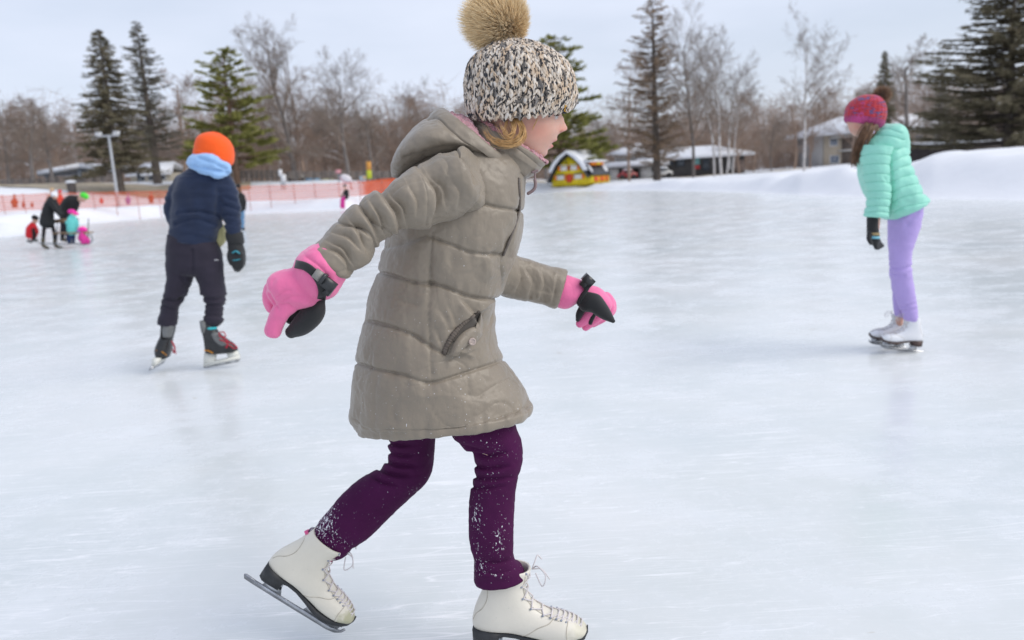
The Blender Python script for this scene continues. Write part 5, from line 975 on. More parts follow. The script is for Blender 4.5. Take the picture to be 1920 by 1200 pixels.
v, f, N = remesh(m, .007); bx_, by_ = proj(v); lat = YR - v[:, 1]; cols = np.ones((len(v), 3)); tint(1606, 238, 9, 7, (1.05, .80, .78), .7); tint(1593, 241, 3, 1.6, (.9, .55, .58), .8, None, 0, .02); tint(1594.5, 245.5, 3, 1.6, (.95, .55, .58), .8, None, 0, .02)
rb = link('body', make_mesh('body', v - rg_at, f, True, cols), M_SKIN, rg)
for sg_ in (1, -1):
    e = MB(); c = P(1597.5, 225.5, YR) + np.array([0, -sg_ * .032, 0]); e.ball(c, .011, 14, 10); o = obj('eye', e, M_EYEW, rb); ir = MB(); disc(ir, c + np.array([-.0098, -.002 * sg_, 0]), np.array([-1.0, 0, 0.01]), [(.005, 0), (.003, .0012)], 12); obj('iris', ir, M_IRIS, o)
seam_y = [291,309,327,343,360,374,388,399]
m = MB(); RT = K([(1622,256,1688,258,30),(1613,274,1697,281,44),(1613,300,1700,306,50),(1618,330,1711,335,51),(1626,358,1722,358,51),(1640,385,1731,370,50),(1658,408,1732,374,49),(1661,411,1731,375,46),(1664,405,1726,372,42)], YR, kr)
g = loft(RT, 170, 130, 2.2); g = quilt(g, [(smooth_line([(1640, y + 14), (1668, y + 8), (1690, y - 2), (1740, y - 12)]), 4.5, .009) for y in range(278, 430, 19)] + [(smooth_line([(1668,290),(1672,340),(1668,405)]), 5, .016)], [], .004, .004, 61, .006); m.grid(g); jm = obj('jacket', m, M_MINT, rg)
m = MB(); RS = [(a, b, c, d, YR - .14, h * kr) for a, b, c, d, h in [(1622,272,1672,276,22),(1616,290,1668,290,24),(1617,310,1665,312,23),(1620,335,1667,338,22),(1626,360,1668,360,21),(1627,383,1665,384,19),(1625.5,405,1659,407,16),(1630,404,1655,405,13)]]
g = loft(RS, 170, 90, 2.1); g = quilt(g, [(smooth_line([(1608, y + 2), (1640, y - 2), (1675, y + 1)]), 3.5, .008) for y in seam_y], [([(1655,330),(1668,345)], 4, .008)], .003, .003, 63, .004); m.grid(g); obj('sleeve', m, M_MINT, jm)
m = MB(); g = loft([(a + 14, b, c + 8, d - 4, YR + .15, h * kr * .9) for a, b, c, d, h in [(1630,272,1672,276,22),(1624,290,1668,290,22),(1624,310,1665,312,22),(1628,335,1667,338,20),(1632,360,1664,360,19),(1634,383,1660,384,17)]], 60, 50); m.grid(quilt(g, [], [], .004, 0, 65, 0)); obj('sleeve', m, M_MINT, jm)
m = MB(); g = loft(K([(1624,282,1694,288,36),(1616,276,1697,281,44),(1620,268,1698,270,46),(1629,258,1697,258,44),(1637,247,1693,246,40),(1646,239,1685,236,30),(1656,235,1677,232.5,14)], YR, kr), 70, 90, 2.2); g = quilt(g, [(smooth_line([(1630,258),(1660,254),(1697,262)]), 3.5, .008), (smooth_line([(1640,245),(1665,241),(1690,250)]), 3.5, .007)], [], .004, .003, 67, .004); m.grid(g); obj('hood', m, M_MINT, jm)
m = MB(); m.tube(P([1618,1621,1628,1637,1645], [276,268,258,248,240], [YR - .10, YR - .11, YR - .105, YR - .09, YR - .06]), 2.4 * kr, 20, 8); obj('hood_lining', m, fabric('lilac_lining', (.50, .42, .62), .9), jm)
m = MB(); m.grid(capped(loft(K([(1668,385,1729,372,31),(1668,408,1728,388,31),(1668,430,1723,425,29),(1668,460,1711,460,24),(1670,490,1706.5,490,20),(1673,520,1709,518,19),(1678,545,1713.5,540,18),(1684,570,1717,568,16),(1692,588,1720,592,14),(1695,600,1720,602,12)], YR - .03, kr), 90, 50), .15)); m.grid(capped(loft(K([(1667,400,1715,395,28),(1667,450,1705,450,22),(1669,500,1698,500,17),(1672,530,1698,530,16),(1675,560,1698,562,14),(1677,580,1697,582,12),(1678,592,1698,594,11)], YR + .08, kr), 80, 44), .15))
v, f, N = remesh(m, .008); v = wrinkle(v, N, .003, .05, .09, 12, [([(1670,500),(1690,505),(1708,500)], 3, .007), ([(1673,512),(1695,518)], 3, .006), ([(1690,575),(1716,570)], 2.5, .005), ([(1690,583),(1718,580)], 2, .004), ([(1700,420),(1720,400)], 5, .006)]); obj('leggings', (v, f, None), M_LILAC, rg)
e = P(1648, 652, YR - .03) - P(1732, 662, YR - .03); s_ = np.linalg.norm(e) / .282; place_skate(rg, P(1732, 662, YR - .03), e, (0, 0, 1), s_, M_BOOTW, M_SOLEB, None, 1.06); place_skate(rg, P(1708, 654, YR + .12), e, (0, 0, 1), s_, M_BOOTW, M_SOLEB, None, 1.06)
# hat
m_, nt, b = newmat('multicolour_knit'); c = ramp(nt, noise(nt, 22, 4, .6, sc=(1, 1, 3.2)), [(.30, (.06, .12, .26)), (.40, (.12, .08, .22)), (.46, (.40, .022, .04)), (.56, (.52, .04, .045)), (.63, (.40, .06, .22)), (.72, (.45, .09, .25))]); nt.links.new(c, b.inputs['Base Color']); b.inputs['Roughness'].default_value = .95; b.inputs['Sheen Weight'].default_value = .3; M_MULTI = m_
RHAT = K([(1587,224,1651,238,26),(1586,217,1655,230,28),(1588,205,1659,216,29),(1593,195,1658.5,203,28),(1603,186,1654,191,24),(1617,180,1645,182,14),(1627,178.5,1637,179,4)], YR, kr); g = loft(RHAT, 90, 120, 2.1); ph = np.arange(120) / 120 * 2 * math.pi
N = gnormal(g); rows = np.linspace(0, 1, 90)[:, None]; g = g + N * (.004 * np.abs(np.sin(rows * math.pi * 13 + np.sin(ph * 24)[None] * .9)) + .0015 * np.cos(ph * 24)[None])[:, :, None]; m = MB(); m.grid(capped(g, .05)); rh = obj('hat', m, M_MULTI, rg)
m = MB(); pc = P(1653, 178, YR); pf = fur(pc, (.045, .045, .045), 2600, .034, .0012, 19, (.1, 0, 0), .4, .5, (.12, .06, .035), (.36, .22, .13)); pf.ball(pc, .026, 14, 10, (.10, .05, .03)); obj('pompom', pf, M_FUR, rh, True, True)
m = MB(); g = loft(K([(1586,227,1650,241,27),(1585,222,1654,236,29.5),(1586,216,1657,229,30)], YR, kr), 20, 120, 2.1); g = g + gnormal(g) * (.002 * np.cos(ph * 34))[None, :, None]; m.grid(capped(g, .1)); obj('hat_brim', m, fabric('pink_knit_brim', (.34, .05, .16), .95, .2, 120, .5, .4), rh)
def PGx(pts, Y): return P([p[0] for p in pts], [p[1] for p in pts], [Y + (p[2] if len(p) > 2 else 0) for p in pts])
gd = [PGx([(1634,232,-.085),(1624,246,-.10),(1615,266,-.11),(1610,286,-.10),(1606,300,-.09),(1603,312,-.08)], YR), PGx([(1640,234,-.08),(1630,250,-.10),(1618,270,-.11),(1610,292,-.08),(1604,306,-.05)], YR), PGx([(1626,232,-.09),(1618,250,-.10),(1611,274,-.08),(1604,296,-.03),(1601,308,0)], YR)]
hr2, nt, b = newmat('brown_hair'); a = nt.nodes.new('ShaderNodeVertexColor'); a.layer_name = 'tint'; nt.links.new(mix(nt, 1.0, ramp(nt, noise(nt, 20, 3), [(.3, (.09, .045, .022)), (.7, (.20, .105, .055))]), a.outputs[0], 'MULTIPLY'), b.inputs['Base Color']); b.inputs['Roughness'].default_value = .45
hb = strands(gd, 70, .011, .0028, 31, .35); hb.grid(Tp([(1640,228,8,-2),(1636,240,10,-6),(1630,252,9,-8)], YR - .04, kr), col=(.8, .8, .8)); obj('hair', hb, hr2, rg, True, True)
g_ = MB(); YG2 = YR - .14; g_.grid(Tp([(1636,408,10),(1636,425,10),(1637,440,10.5),(1640,452,9)], YG2, kr))
for q, (x1, y1) in enumerate([(1643,466),(1647,466),(1651,464),(1655,461)]): g_.grid(Tp([(1636 + q * 3, 446, 4.5, (q - 1.5) * 2.5), (1640 + q * 3, 456, 4.3, (q - 1.5) * 3), (x1, y1, 3.4, (q - 1.5) * 3)], YG2, kr, 10, 14))
g_.grid(Tp([(1630,438,4.5,-6),(1629,448,4.2,-9),(1633,457,3.4,-9)], YG2, kr, 10, 14)); v, f, N = remesh(g_, .006); go = obj('glove', (v, f, None), M_BLK, rg)
for y0, colr, nm in ((438, (.36, .27, .13), 'tan_band'), (444.5, (.20, .50, .60), 'blue_band')):
    m = MB(); m.grid(capped(loft(K([(1626,y0 - 2.2,1648,y0 - 2,12.2),(1627,y0 + 2.2,1649,y0 + 2.4,12.2)], YG2, kr), 8, 24), .05)); obj(nm, m, fabric(nm, colr), go)

# ================================================================== people farther off
FM = {}
def fm(name, col, rough=.85):
    if name not in FM: FM[name] = fabric(name, col, rough, .1, 60, .15, .1)
    return FM[name]
M_FACE = mat('face', (.58, .36, .28), .6, .06)
def figure(Y, at, label, parts, skin, group=None, z0=None):
    """parts: name -> (material, chains); chain = [(px, py, radius px[, depth px])...]"""
    k = Y / F; base = np.array([P(at[0], at[1], Y)[0], Y, z0 if z0 is not None else P(at[0], at[1], Y)[2]]); t = thing('person', base, label, 'person', group); B_ = MB()
    for nm, mt, chains in parts:
        m = MB()
        for c in chains:
            m.grid(Tp(c, Y, k, 12, 22)); 
            if nm not in ('hat', 'hair'): B_.grid(Tp([(q[0], q[1], q[2] * .8) + tuple(q[3:]) for q in c], Y, k, 10, 16))
        v, f, N = remesh(m, max(.012, 0.9 * k)); px, py = proj(v); v = v + N * (.35 * k * vnoise(v, 9, len(nm)))[:, None]; obj(nm, (v, f, None), mt, t)
    for c in skin: B_.grid(Tp(c, Y, k, 12, 18))
    v, f, N = remesh(B_, max(.012, .9 * k)); obj('body', (v, f, None), M_FACE, t); return t
BK = fm('black_coat', (.015, .016, .018)); BKL = fm('black_tights', (.012, .012, .014)); OL = fm('olive_boots', (.10, .085, .055)); WH = fm('white_hat', (.72, .73, .76)); LIME = fm('lime_hat', (.09, .70, .06)); DK = fm('dark_trousers', (.02, .022, .03)); REDJ = fm('red_snowsuit', (.60, .02, .03)); TEAL = fm('teal_snowsuit', (.13, .55, .52)); NAV = fm('navy_trousers', (.02, .04, .11)); MAG = fm('magenta_snowsuit', (.62, .04, .28)); PK = fm('hot_pink_hat', (.85, .04, .36)); JEAN = fm('blue_jeans', (.12, .24, .40)); BRN = fm('brown_hair_far', (.13, .07, .04)); RUST = fm('rust_snowsuit', (.36, .07, .04)); PUR = fm('purple_snowsuit', (.30, .16, .42)); TANT = fm('tan_trousers', (.45, .38, .27)); TANH = fm('tan_hat', (.48, .34, .20))
YP = float(G(100, 466)[1])
figure(YP, (92, 466), 'woman in a long black coat and white hat bending over the wooden bench', [('coat', BK, [[(96,374,7),(93,385,9.5),(89,402,11),(88,417,13)], [(100,374,5),(107,386,4.5),(114,400,3.6)], [(94,376,5,-6),(102,390,4.5,-8),(112,403,3.4,-6)]]), ('leggings', BKL, [[(84,418,4.2),(82,434,3.4),(81,452,2.8)], [(96,418,4.2),(101,434,3.4),(103,452,2.8)]]), ('boots', OL, [[(81,448,3.4),(81,460,3.2),(90,465,2.6)], [(103,450,3.4),(104,460,3.2),(115,464,2.6)]]), ('hat', WH, [[(100,364.5,5.2),(104,366,4.8)]])], [[(104,369,4.6),(101,372,4)]], z0=0)
figure(YP + .9, (122, 452), 'hunched man in black wearing a lime green hat, leaning over the bench back', [('jacket', BK, [[(143,374,8),(136,376,11.5),(127,384,11.5),(119,399,9.5)], [(146,376,5),(141,392,5),(134,404,4)], [(126,382,5,-6),(117,396,5,-8),(114,405,4,-8)]]), ('trousers', DK, [[(119,402,6.5),(118,425,5),(117,449,4)], [(124,402,6),(127,425,5),(128,449,4)]]), ('boots', OL, [[(117,447,4),(122,451,3)], [(128,447,4),(134,451,3)]]), ('hat', LIME, [[(156,366,6),(159,367.5,6.4),(162,369,5)]])], [[(156,373,5.6),(148,374,5)]], z0=0)
figure(YP + .3, (60, 456), 'toddler in a red snowsuit and black hat squatting left of the bench', [('snowsuit', REDJ, [[(62,420,5),(57,430,7.5),(56,441,7.5)], [(64,423,4),(68,430,3.4,-5),(70,436,3,-6)], [(56,441,5),(66,439,4.4,-4),(62,449,3.6,-4)]]), ('trousers', BKL, [[(63,430,3,-8),(64,440,3.2,-9),(63,448,3,-9)]]), ('skates', fm('grey_skates', (.20, .20, .20)), [[(53,452,3),(59,453,3)], [(62,450,3,-6),(69,451,3,-6)]]), ('hat', BKL, [[(64,407.5,5),(67,409,5.4)]])], [[(66,413.5,5),(63,418,3.4)]], z0=0)
figure(YP - .1, (133, 458), 'small child in a teal jacket and pink hat standing in the middle of the bench', [('jacket', TEAL, [[(136,406,6),(135,418,8.5),(135,434,9)], [(141,410,3.6),(145,420,3.2),(143,428,2.8)], [(130,410,3.6,-5),(127,420,3.2,-6),(125,416,2.8,-6)]]), ('trousers', NAV, [[(131,436,5),(130,447,4.6),(130,454,4)], [(137,436,5),(136,447,4.6),(136,454,4)]]), ('hat', PK, [[(131,396.5,4),(136,397.5,5),(140,399.5,4)], [(146,401,2.6),(142,401,2.4)]])], [[(138,401.5,4.4),(136,405,3.4)]], z0=0)
figure(YP - .2, (155, 459), 'small child in magenta snowsuit and pink hat sitting right of the teal one', [('snowsuit', MAG, [[(155,438,5),(156,446,7),(157,452,6.6)], [(152,440,3.4),(149,446,3),(150,450,2.6)], [(158,450,4),(165,449,3.4),(166,456,3)]]), ('scarf', PUR, [[(147,434,4),(150,436,4)]]), ('hat', PK, [[(151,429.5,4.4),(156,429.5,5),(160,431,4)]])], [[(154,434,4.2)]], z0=0)
YK = float(G(452, 432)[1])
figure(YK, (452, 432), 'woman in black jacket and blue jeans right of the orange hatted skater', [('jacket', BK, [[(450,365,6),(451,378,7.5),(451,394,7)], [(456,367,3.4),(459,380,3.2),(458,392,2.8)], [(446,367,3.4),(443,380,3.2),(444,392,2.8)]]), ('jeans', JEAN, [[(454,394,4.4),(455,412,3.6),(455,428,3)], [(449,394,4.4),(448,412,3.6),(449,428,3)]]), ('boots', BKL, [[(455,427,3),(457,430.5,2.6)], [(449,427,3),(450,430.5,2.6)]]), ('hair', BRN, [[(448,353,4.2),(449,362,4.4),(451,370,3)]]), ('hat', BKL, [[(446.5,348.5,4.4),(447.5,350,4.4)]])], [[(447,354,4.2),(448,360,3)]], z0=0)
YT = 45.0
figure(YT, (645, 392), 'person in black top and magenta trousers in front of the orange netting', [('top', BK, [[(649,357,3),(650,365,4),(649,371,3.6)], [(646,358,1.8),(643,365,1.6),(640,369,1.4)], [(652,358,1.8),(653,366,1.6),(651,371,1.4)]]), ('trousers', MAG, [[(648,371,3.4),(642,372,2.8),(640,381,2.4),(640,390,2)], [(649,371,3.4),(646,373,2.6),(645,381,2.2),(645,390,2)]]), ('hat', BKL, [[(646,347.5,2.6),(647,348.5,2.6)]])], [[(646,351,2.8),(648,355,2)]], z0=ztf(P(645, 392, YT)[0], YT))
for (px, py, Yk, mt, lab, ht) in ((27, 390, 57, RUST, 'child in rust coloured snowsuit standing behind the netting at far left', 26), (44, 389, 57, RUST, 'seated child in rust red behind the netting, left of the bending woman', 14), (60, 389, 57.5, RUST, 'small child sitting on the snow just left of the bending woman, behind the netting', 12), (240, 383, 60, PUR, 'child in purple sitting on the snow behind the netting, left of the orange hat', 20), (283, 381, 60, RUST, 'child in red brown sitting behind the netting next to the navy fleece', 22), (190, 382, 59, REDJ, 'child in red lying on the snow slope behind the netting', 14), (112, 392, 57, REDJ, 'person in a red jacket standing behind the two bending adults', 36), (97, 392, 60, TANT, 'person in a tan hat standing behind the white hatted woman', 40)):
    h_ = ht; figure(Yk, (px, py), lab, [('snowsuit', mt, [[(px, py - h_ * .70, h_ * .11), (px, py - h_ * .5, h_ * .17), (px + 1, py - h_ * .3, h_ * .16)], [(px + 1, py - h_ * .66, h_ * .07), (px + h_ * .22, py - h_ * .45, h_ * .06), (px + h_ * .2, py - h_ * .32, h_ * .05)], [(px - 1, py - h_ * .66, h_ * .07), (px - h_ * .2, py - h_ * .45, h_ * .06), (px - h_ * .2, py - h_ * .32, h_ * .05)], [(px - 1, py - h_ * .3, h_ * .11), (px - h_ * .08, py - h_ * .12, h_ * .09), (px - h_ * .06, py, h_ * .07)], [(px + 2, py - h_ * .3, h_ * .11), (px + h_ * .14, py - h_ * .12, h_ * .09), (px + h_ * .16, py, h_ * .07)]]), ('hat', TANH if mt is TANT else mt, [[(px, py - h_ * .92, h_ * .10), (px + .5, py - h_ * .9, h_ * .10)]])], [[(px, py - h_ * .84, h_ * .10), (px, py - h_ * .74, h_ * .06)]])
# wooden bench on runners
M_PLANK = mat('weathered_plank', (.26, .17, .10), .8, .3, 6); M_TUBE = mat('grey_steel_tube', (.16, .17, .19), .5)
kb2 = YP / F; bt = thing('skating_bench', np.array([P(125, 458, YP)[0], YP, 0]), 'long weathered wooden bench with a backrest on tubular runners, standing on the ice', 'bench')
def plank(x0, y0, x1, y1, Y, th, hh): m = MB(); a = P(x0, y0, Y); b = P(x1, y1, Y); c = (a + b) / 2; e = (b - a); L = np.linalg.norm(e); e /= L; z = np.array([0, 0, 1.0]) - e * e[2]; z /= np.linalg.norm(z); m.box(c, (L / 2, th, hh), np.array([e, np.cross(z, e), z]).T); return m
obj('backrest', plank(101, 415, 147, 412, YP + .25, .02, .055), M_PLANK, bt); obj('seat', plank(105, 437, 170, 436, YP - .1, .16, .018), M_PLANK, bt)
for q in (-.22, .25):
    m = MB(); Yq = YP + q; m.tube(P([72,100,140,168,174,170], [456,457,457,456,450,440], [Yq] * 6), .018, 30, 8); 
    for xx in (106, 134, 164): m.tube(P([xx, xx + 2], [457, 437 if q < 0 else 411 + (xx - 106) * 0], [Yq, YP - .05 if q < 0 else Yq]), .016, 6, 8)
    obj('frame', m, M_TUBE, bt)

# ================================================================== netting, park furniture, buildings
m_, nt, b = newmat('orange_netting'); tn = nt.nodes.new('ShaderNodeBsdfTransparent'); dn = nt.nodes.new('ShaderNodeBsdfDiffuse'); tl = nt.nodes.new('ShaderNodeBsdfTranslucent'); 
oc = ramp(nt, noise(nt, 1.2, 3), [(.3, (.80, .13, .05)), (.7, (.88, .20, .09))]); nt.links.new(oc, dn.inputs[0]); nt.links.new(oc, tl.inputs[0]); ms = nt.nodes.new('ShaderNodeMixShader'); ms.inputs[0].default_value = .45; nt.links.new(dn.outputs[0], ms.inputs[1]); nt.links.new(tl.outputs[0], ms.inputs[2]); m2_ = nt.nodes.new('ShaderNodeMixShader')
cv = nt.nodes.new('ShaderNodeVertexColor'); cv.layer_name = 'tint'; nt.links.new(cv.outputs[0], m2_.inputs[0]); nt.links.new(tn.outputs[0], m2_.inputs[1]); nt.links.new(ms.outputs[0], m2_.inputs[2]); nt.links.new(m2_.outputs[0], nt.nodes['Material Output'].inputs['Surface']); M_NET = m_
NETP = [(-60,372,402,54),(0,366.5,396,54),(75,362.5,393,54),(150,360.5,390,54),(240,359,386.5,54),(330,356.5,382,53),(440,349,377.5,51.5),(540,346,375,50),(640,342.5,369.5,49),(690,338.5,366,48.5),(730,334,364,48),(790,329,360,47.5)]
np_ = np.array(NETP, float); tt = np.linspace(0, 1, 170); q = np.stack([np.interp(tt, np.linspace(0, 1, len(np_)), np_[:, c]) for c in range(4)], -1)
sag = .6 * np.abs(np.sin(q[:, 0] / 42 * math.pi)); rows = []
NRW = 12
for r_ in range(NRW): f_ = r_ / (NRW - 1); rows.append(P(q[:, 0], q[:, 1] + (q[:, 2] - q[:, 1]) * f_ + sag * (1 - f_), q[:, 3] + .06 * np.sin(q[:, 0] * .21 + r_)))
g = np.array(rows); dens = np.full((NRW, 170), .45); dens[0:1] = .66; dens[-1:] = .66; dens[5] = .5; dens = dens + np.clip((q[:, 0][None] - 672) / 16, 0, 1) * .52; dens = np.clip(dens, 0, .93)
nb = g[NRW - 1, 85]; nt_at = np.array([nb[0], nb[1], ztf(nb[0], nb[1])]); netf = thing('netting_fence', nt_at, 'long translucent orange snow netting on thin posts along the left rink edge', 'fence')
nf = gridfaces(NRW, 170, False); o = link('net', make_mesh('net', g.reshape(-1, 3) - nt_at, [nf], True, np.repeat(dens.reshape(-1, 1), 3, 1)), M_NET, netf); md = o.modifiers.new('t', 'SOLIDIFY'); md.thickness = .006; md.use_rim = False
o.modifiers.remove(md)
M_NPOST = mat('rusty_post', (.42, .20, .16), .8, .3, 8)
for px in range(-40, 790, 42):
    i = int(np.argmin(np.abs(q[:, 0] - px))); tp = g[0, i] + np.array([0, .05, .05]); bt_ = np.array([tp[0], tp[1], ztf(tp[0], tp[1]) - .2]); m = MB(); m.tube([bt_, tp], .022, 5, 6); obj('post', m, M_NPOST, netf)
# old turf showing at the road edge
M_TAN = mat('dead_grass', (.44, .37, .27), .95, .25, 3, .5, 8, .03)
def verge(px0, px1, Y0, Y1, name='dead_grass_verge', lift=.05, n=60):
    V = []
    for px in np.linspace(px0, px1, n):
        for Yd in np.linspace(Y0, Y1, 5): gp = ground_at(px, Yd); V.append(gp + np.array([0, 0, lift]))
    o = obj(name, (np.array(V), [gridfaces(n, 5, False)], None), M_TAN); struct(o)
verge(-100, 470, 67, 74); verge(1120, 1520, 84, 88); verge(850, 1120, 72, 79)
def rail_fence(px0, px1, Yd, h, label, n=12, mt=None, lift=0.0):
    mt = mt or mat('weathered_rail', (.20, .18, .165), .9, .25, 3); a = ground_at((px0 + px1) / 2, Yd); t = thing('rail_fence', a, label, 'fence'); pts = [ground_at(px0 + (px1 - px0) * i / n, Yd) for i in range(n + 1)]
    for p in pts: m = MB(); m.box(p + np.array([0, 0, h / 2 - .1]), (.07, .07, h / 2 + .1)); obj('post', m, mt, t)
    for f_ in (.45, .72, .98):
        m = MB()
        for p0, p1 in zip(pts[:-1], pts[1:]): c = (p0 + p1) / 2 + np.array([0, -.085, h * f_]); e = p1 - p0; L = np.linalg.norm(e); e /= L; z = np.array([0, 0, 1.]) - e * e[2]; z /= np.linalg.norm(z); m.box(c, (L / 2 - .004, .03, .07), np.array([e, np.cross(z, e), z]).T)
        obj('rail', m, mt, t)
    return t
rail_fence(415, 530, 76, .95, 'grey timber rail fence between the orange hat and the trunk with white notices'); rail_fence(540, 860, 80, .9, 'low grey rail fence behind the orange netting, left of the main skater', 20); rail_fence(-60, 210, 84, .9, 'dark rail fence along the tan verge beside the shelter', 16)
M_WHITE = mat('white_paint', (.72, .72, .72), .6, .05); M_SNOWCAP = M_SNOW
def bxm(mb, x0, y0, x1, y1, Y, dep, dz=0):
    ym = (y0 + y1) / 2; xm = (x0 + x1) / 2; X0 = P(x0, ym, Y)[0]; X1 = P(x1, ym, Y)[0]; Z1 = P(xm, y0, Y)[2]; Z0 = P(xm, y1, Y)[2]; mb.box(((X0 + X1) / 2, Y + dep / 2, (Z0 + Z1) / 2 + dz), (abs(X1 - X0) / 2, dep / 2, abs(Z1 - Z0) / 2)); return mb
def BX(name, mt, par, *a): m = MB(); bxm(m, *a); return obj(name, m, mt, par, False)
# lamp post
g = ground_at(223, 60); lp = thing('lamp_post', g, 'grey steel lamp post with two heads in front of the dark spruce', 'lamp post'); M_GALV = mat('galvanised_steel', (.42, .44, .46), .5, .1, 5); top = P(208, 255, 60)
m = MB(); m.tube([g - np.array([0, 0, .2]), g + np.array([0, 0, .5]), np.array([g[0], 60, top[2]])], [.12, .11, .085], 12, 12); obj('pole', m, M_GALV, lp)
m = MB(); m.tube([np.array([g[0] - .75, 60, top[2] + .02]), np.array([g[0] + .75, 60, top[2] + .02])], .06, 6, 8); obj('crossarm', m, M_GALV, lp)
for s_ in (-1, 1):
    m = MB(); m.box((g[0] + s_ * .65, 59.85, top[2] + .16), (.19, .2, .07), np.array(Matrix.Rotation(.35, 3, 'X'))); hd_ = obj('lamp_head', m, mat('lamp_housing', (.62, .63, .64), .5), lp); m = MB(); m.box((g[0] + s_ * .65, 59.85, top[2] + .285), (.19, .2, .02)); obj('snow_cap', m, M_SNOW, hd_)
# open picnic shelter with a snowy gable
Ys = 84; gs = ground_at(125, Ys); sh = thing('picnic_shelter', gs, 'open picnic shelter with snow covered gable roof on grey posts at left', 'shelter')
X0 = P(70, 325, Ys)[0]; X1 = P(150, 314, Ys)[0]; X2 = P(232, 326, Ys)[0]; zE = P(74, 330, Ys)[2]; zA = P(150, 316, Ys)[2]; zE2 = P(200, 327, Ys)[2]; M_ROOFD = mat('grey_roof_edge', (.20, .21, .22), .7); M_SPOST = mat('blue_grey_post', (.22, .25, .28), .7)
for (xa, za, xb, zb) in ((X0, zE, X1, zA), (X1, zA, X2, zE2)):
    for nm, mt, dz, th in (('roof', M_ROOFD, 0, .10), ('roof_snow', M_SNOW, .12, .42)):
        m = MB(); e = .0 if nm == 'roof' else .05; poly = [(xa + e, za + dz), (xb - e * 0, zb + dz), (xb, zb + dz + th), (xa + e, za + dz + th)]; m.prism([(x, Ys + 3, z) for x, z in poly], (0, 3.2 - e, 0)); obj(nm, m, mt, sh, False)
for px, yy in ((86, 0), (99, 0), (150, 0), (215, 0), (90, 5.4), (215, 5.4)):
    X_ = P(px, 335, Ys)[0]; m = MB(); zt_ = np.interp(X_, [X0, X1, X2], [zE, zA, zE2]); z0 = ztf(X_, Ys + yy); m.box((X_, Ys + .2 + yy, (z0 - .2 + zt_) / 2), (.14, .14, (zt_ - z0 + .2) / 2)); obj('post', m, M_SPOST, sh)
# litter barrel with snow
g = ground_at(136, 66); br = thing('litter_barrel', g, 'dark litter barrel topped with snow near the shelter', 'barrel'); hgt = P(135, 340, 66)[2] - g[2]
m = MB(); a_ = np.linspace(0, 2*math.pi, 20, endpoint=False); m.grid(np.array([np.stack([g[0] + r * np.cos(a_), 66 + r * np.sin(a_), g[2] + z + 0 * a_], -1) for r, z in ((.30, -.1), (.34, hgt * .3), (.34, hgt * .75), (.32, hgt * .9))])); obj('drum', m, mat('dark_drum', (.07, .06, .055), .8), br)
m = MB(); m.ball(g + np.array([0, 0, hgt * .95]), (.42, .36, .14), 18, 10); obj('snow_cap', m, M_SNOW, br)
# small house behind the spruces, left
M_CREAM = mat('cream_siding', (.42, .38, .30), .85, .08, 2); M_GLASS = mat('dark_window', (.05, .06, .07), .15, .3, 1); M_FRAME = mat('white_trim', (.66, .66, .66), .6)
Yh = 97; hs = thing('house', ground_at(282, Yh), 'low cream house with a broad snow covered roof left of the orange hat', 'house'); z_b = ground_at(282, Yh)[2]
xa = P(236, 330, Yh)[0]; xb = P(322, 330, Yh)[0]; zr = P(290, 304, Yh)[2]; ze = P(280, 326, Yh)[2]
m = MB(); m.box(((xa + xb) / 2, Yh + 3.5, (z_b + ze) / 2 - .2), ((xb - xa) / 2 - .3, 3, (ze - z_b) / 2 + .25)); obj('wall', m, M_CREAM, hs, False)
m = MB(); m.prism([(xa - .1, Yh - .1, ze - .08), (xb + .1, Yh - .1, ze - .08), (xb - .9, Yh + 3.5, zr), (xa + .9, Yh + 3.5, zr)], (0, 0, .10)); obj('roof', m, M_SNOW, hs, False); m = MB(); m.prism([(xa - .1, Yh + 7.1, ze - .08), (xb + .1, Yh + 7.1, ze - .08), (xb - .9, Yh + 3.5, zr), (xa + .9, Yh + 3.5, zr)], (0, 0, .11)); obj('roof', m, M_SNOW, hs, False)
for fx in (.3, .52, .75): m = MB(); xw = xa + (xb - xa) * fx; m.box((xw, Yh + .49, z_b + (ze - z_b) * .62), (.42, .03, .33)); w_ = obj('window', m, M_FRAME, hs, False); m = MB(); m.box((xw, Yh + .45, z_b + (ze - z_b) * .62), (.36, .02, .27)); obj('pane', m, M_GLASS, w_, False)
# trunk notices, pink sign, sled, banner, mural panel, camper
def board(px0, py0, px1, py1, Y, label, mt, name='notice_board', cat='sign', th=.03, post=True, pm=None):
    g = ground_at((px0 + px1) / 2, Y); t = thing(name, g, label, cat); BX('panel', mt, t, px0, py0, px1, py1, Y, th)
    if post: zt_ = P((px0 + px1) / 2, (py0 + py1) / 2, Y)[2]; m = MB(); m.box((P((px0 + px1) / 2, (py0 + py1) / 2, Y)[0], Y + th + .05, (g[2] - .2 + zt_) / 2), (.045, .045, (zt_ - g[2] + .2) / 2)); obj('post', m, pm or M_SPOST, t)
    return t
board(527, 327, 536, 340.5, 64, 'white notice sheet on a post in front of the thick dark trunk', M_WHITE); board(522, 318, 529, 330, 64.5, 'small white notice above and left of the larger notice', M_WHITE)
M_PINKS = mat('faded_pink', (.60, .28, .30), .7); board(629, 318, 639, 325.5, 68, 'small pale pink sign on a post left of the banner', M_PINKS, 'park_sign')
t = board(687, 303, 696, 319, 66, 'upright feather banner, orange above and lime yellow below', mat('orange_banner', (.65, .30, .06), .7), 'feather_banner', 'banner'); BX('lower_panel', mat('lime_banner', (.50, .55, .03), .7), t, 687.5, 319.2, 697, 335, 66, .03)
t = board(674, 330, 686, 341, 69, 'pale blue and orange poster panel left of the feather banner', mat('pale_blue_panel', (.42, .50, .55), .7), 'poster_panel'); BX('orange_strip', mat('poster_orange', (.60, .35, .15), .7), t, 680, 331, 686, 335, 68.95, .03)
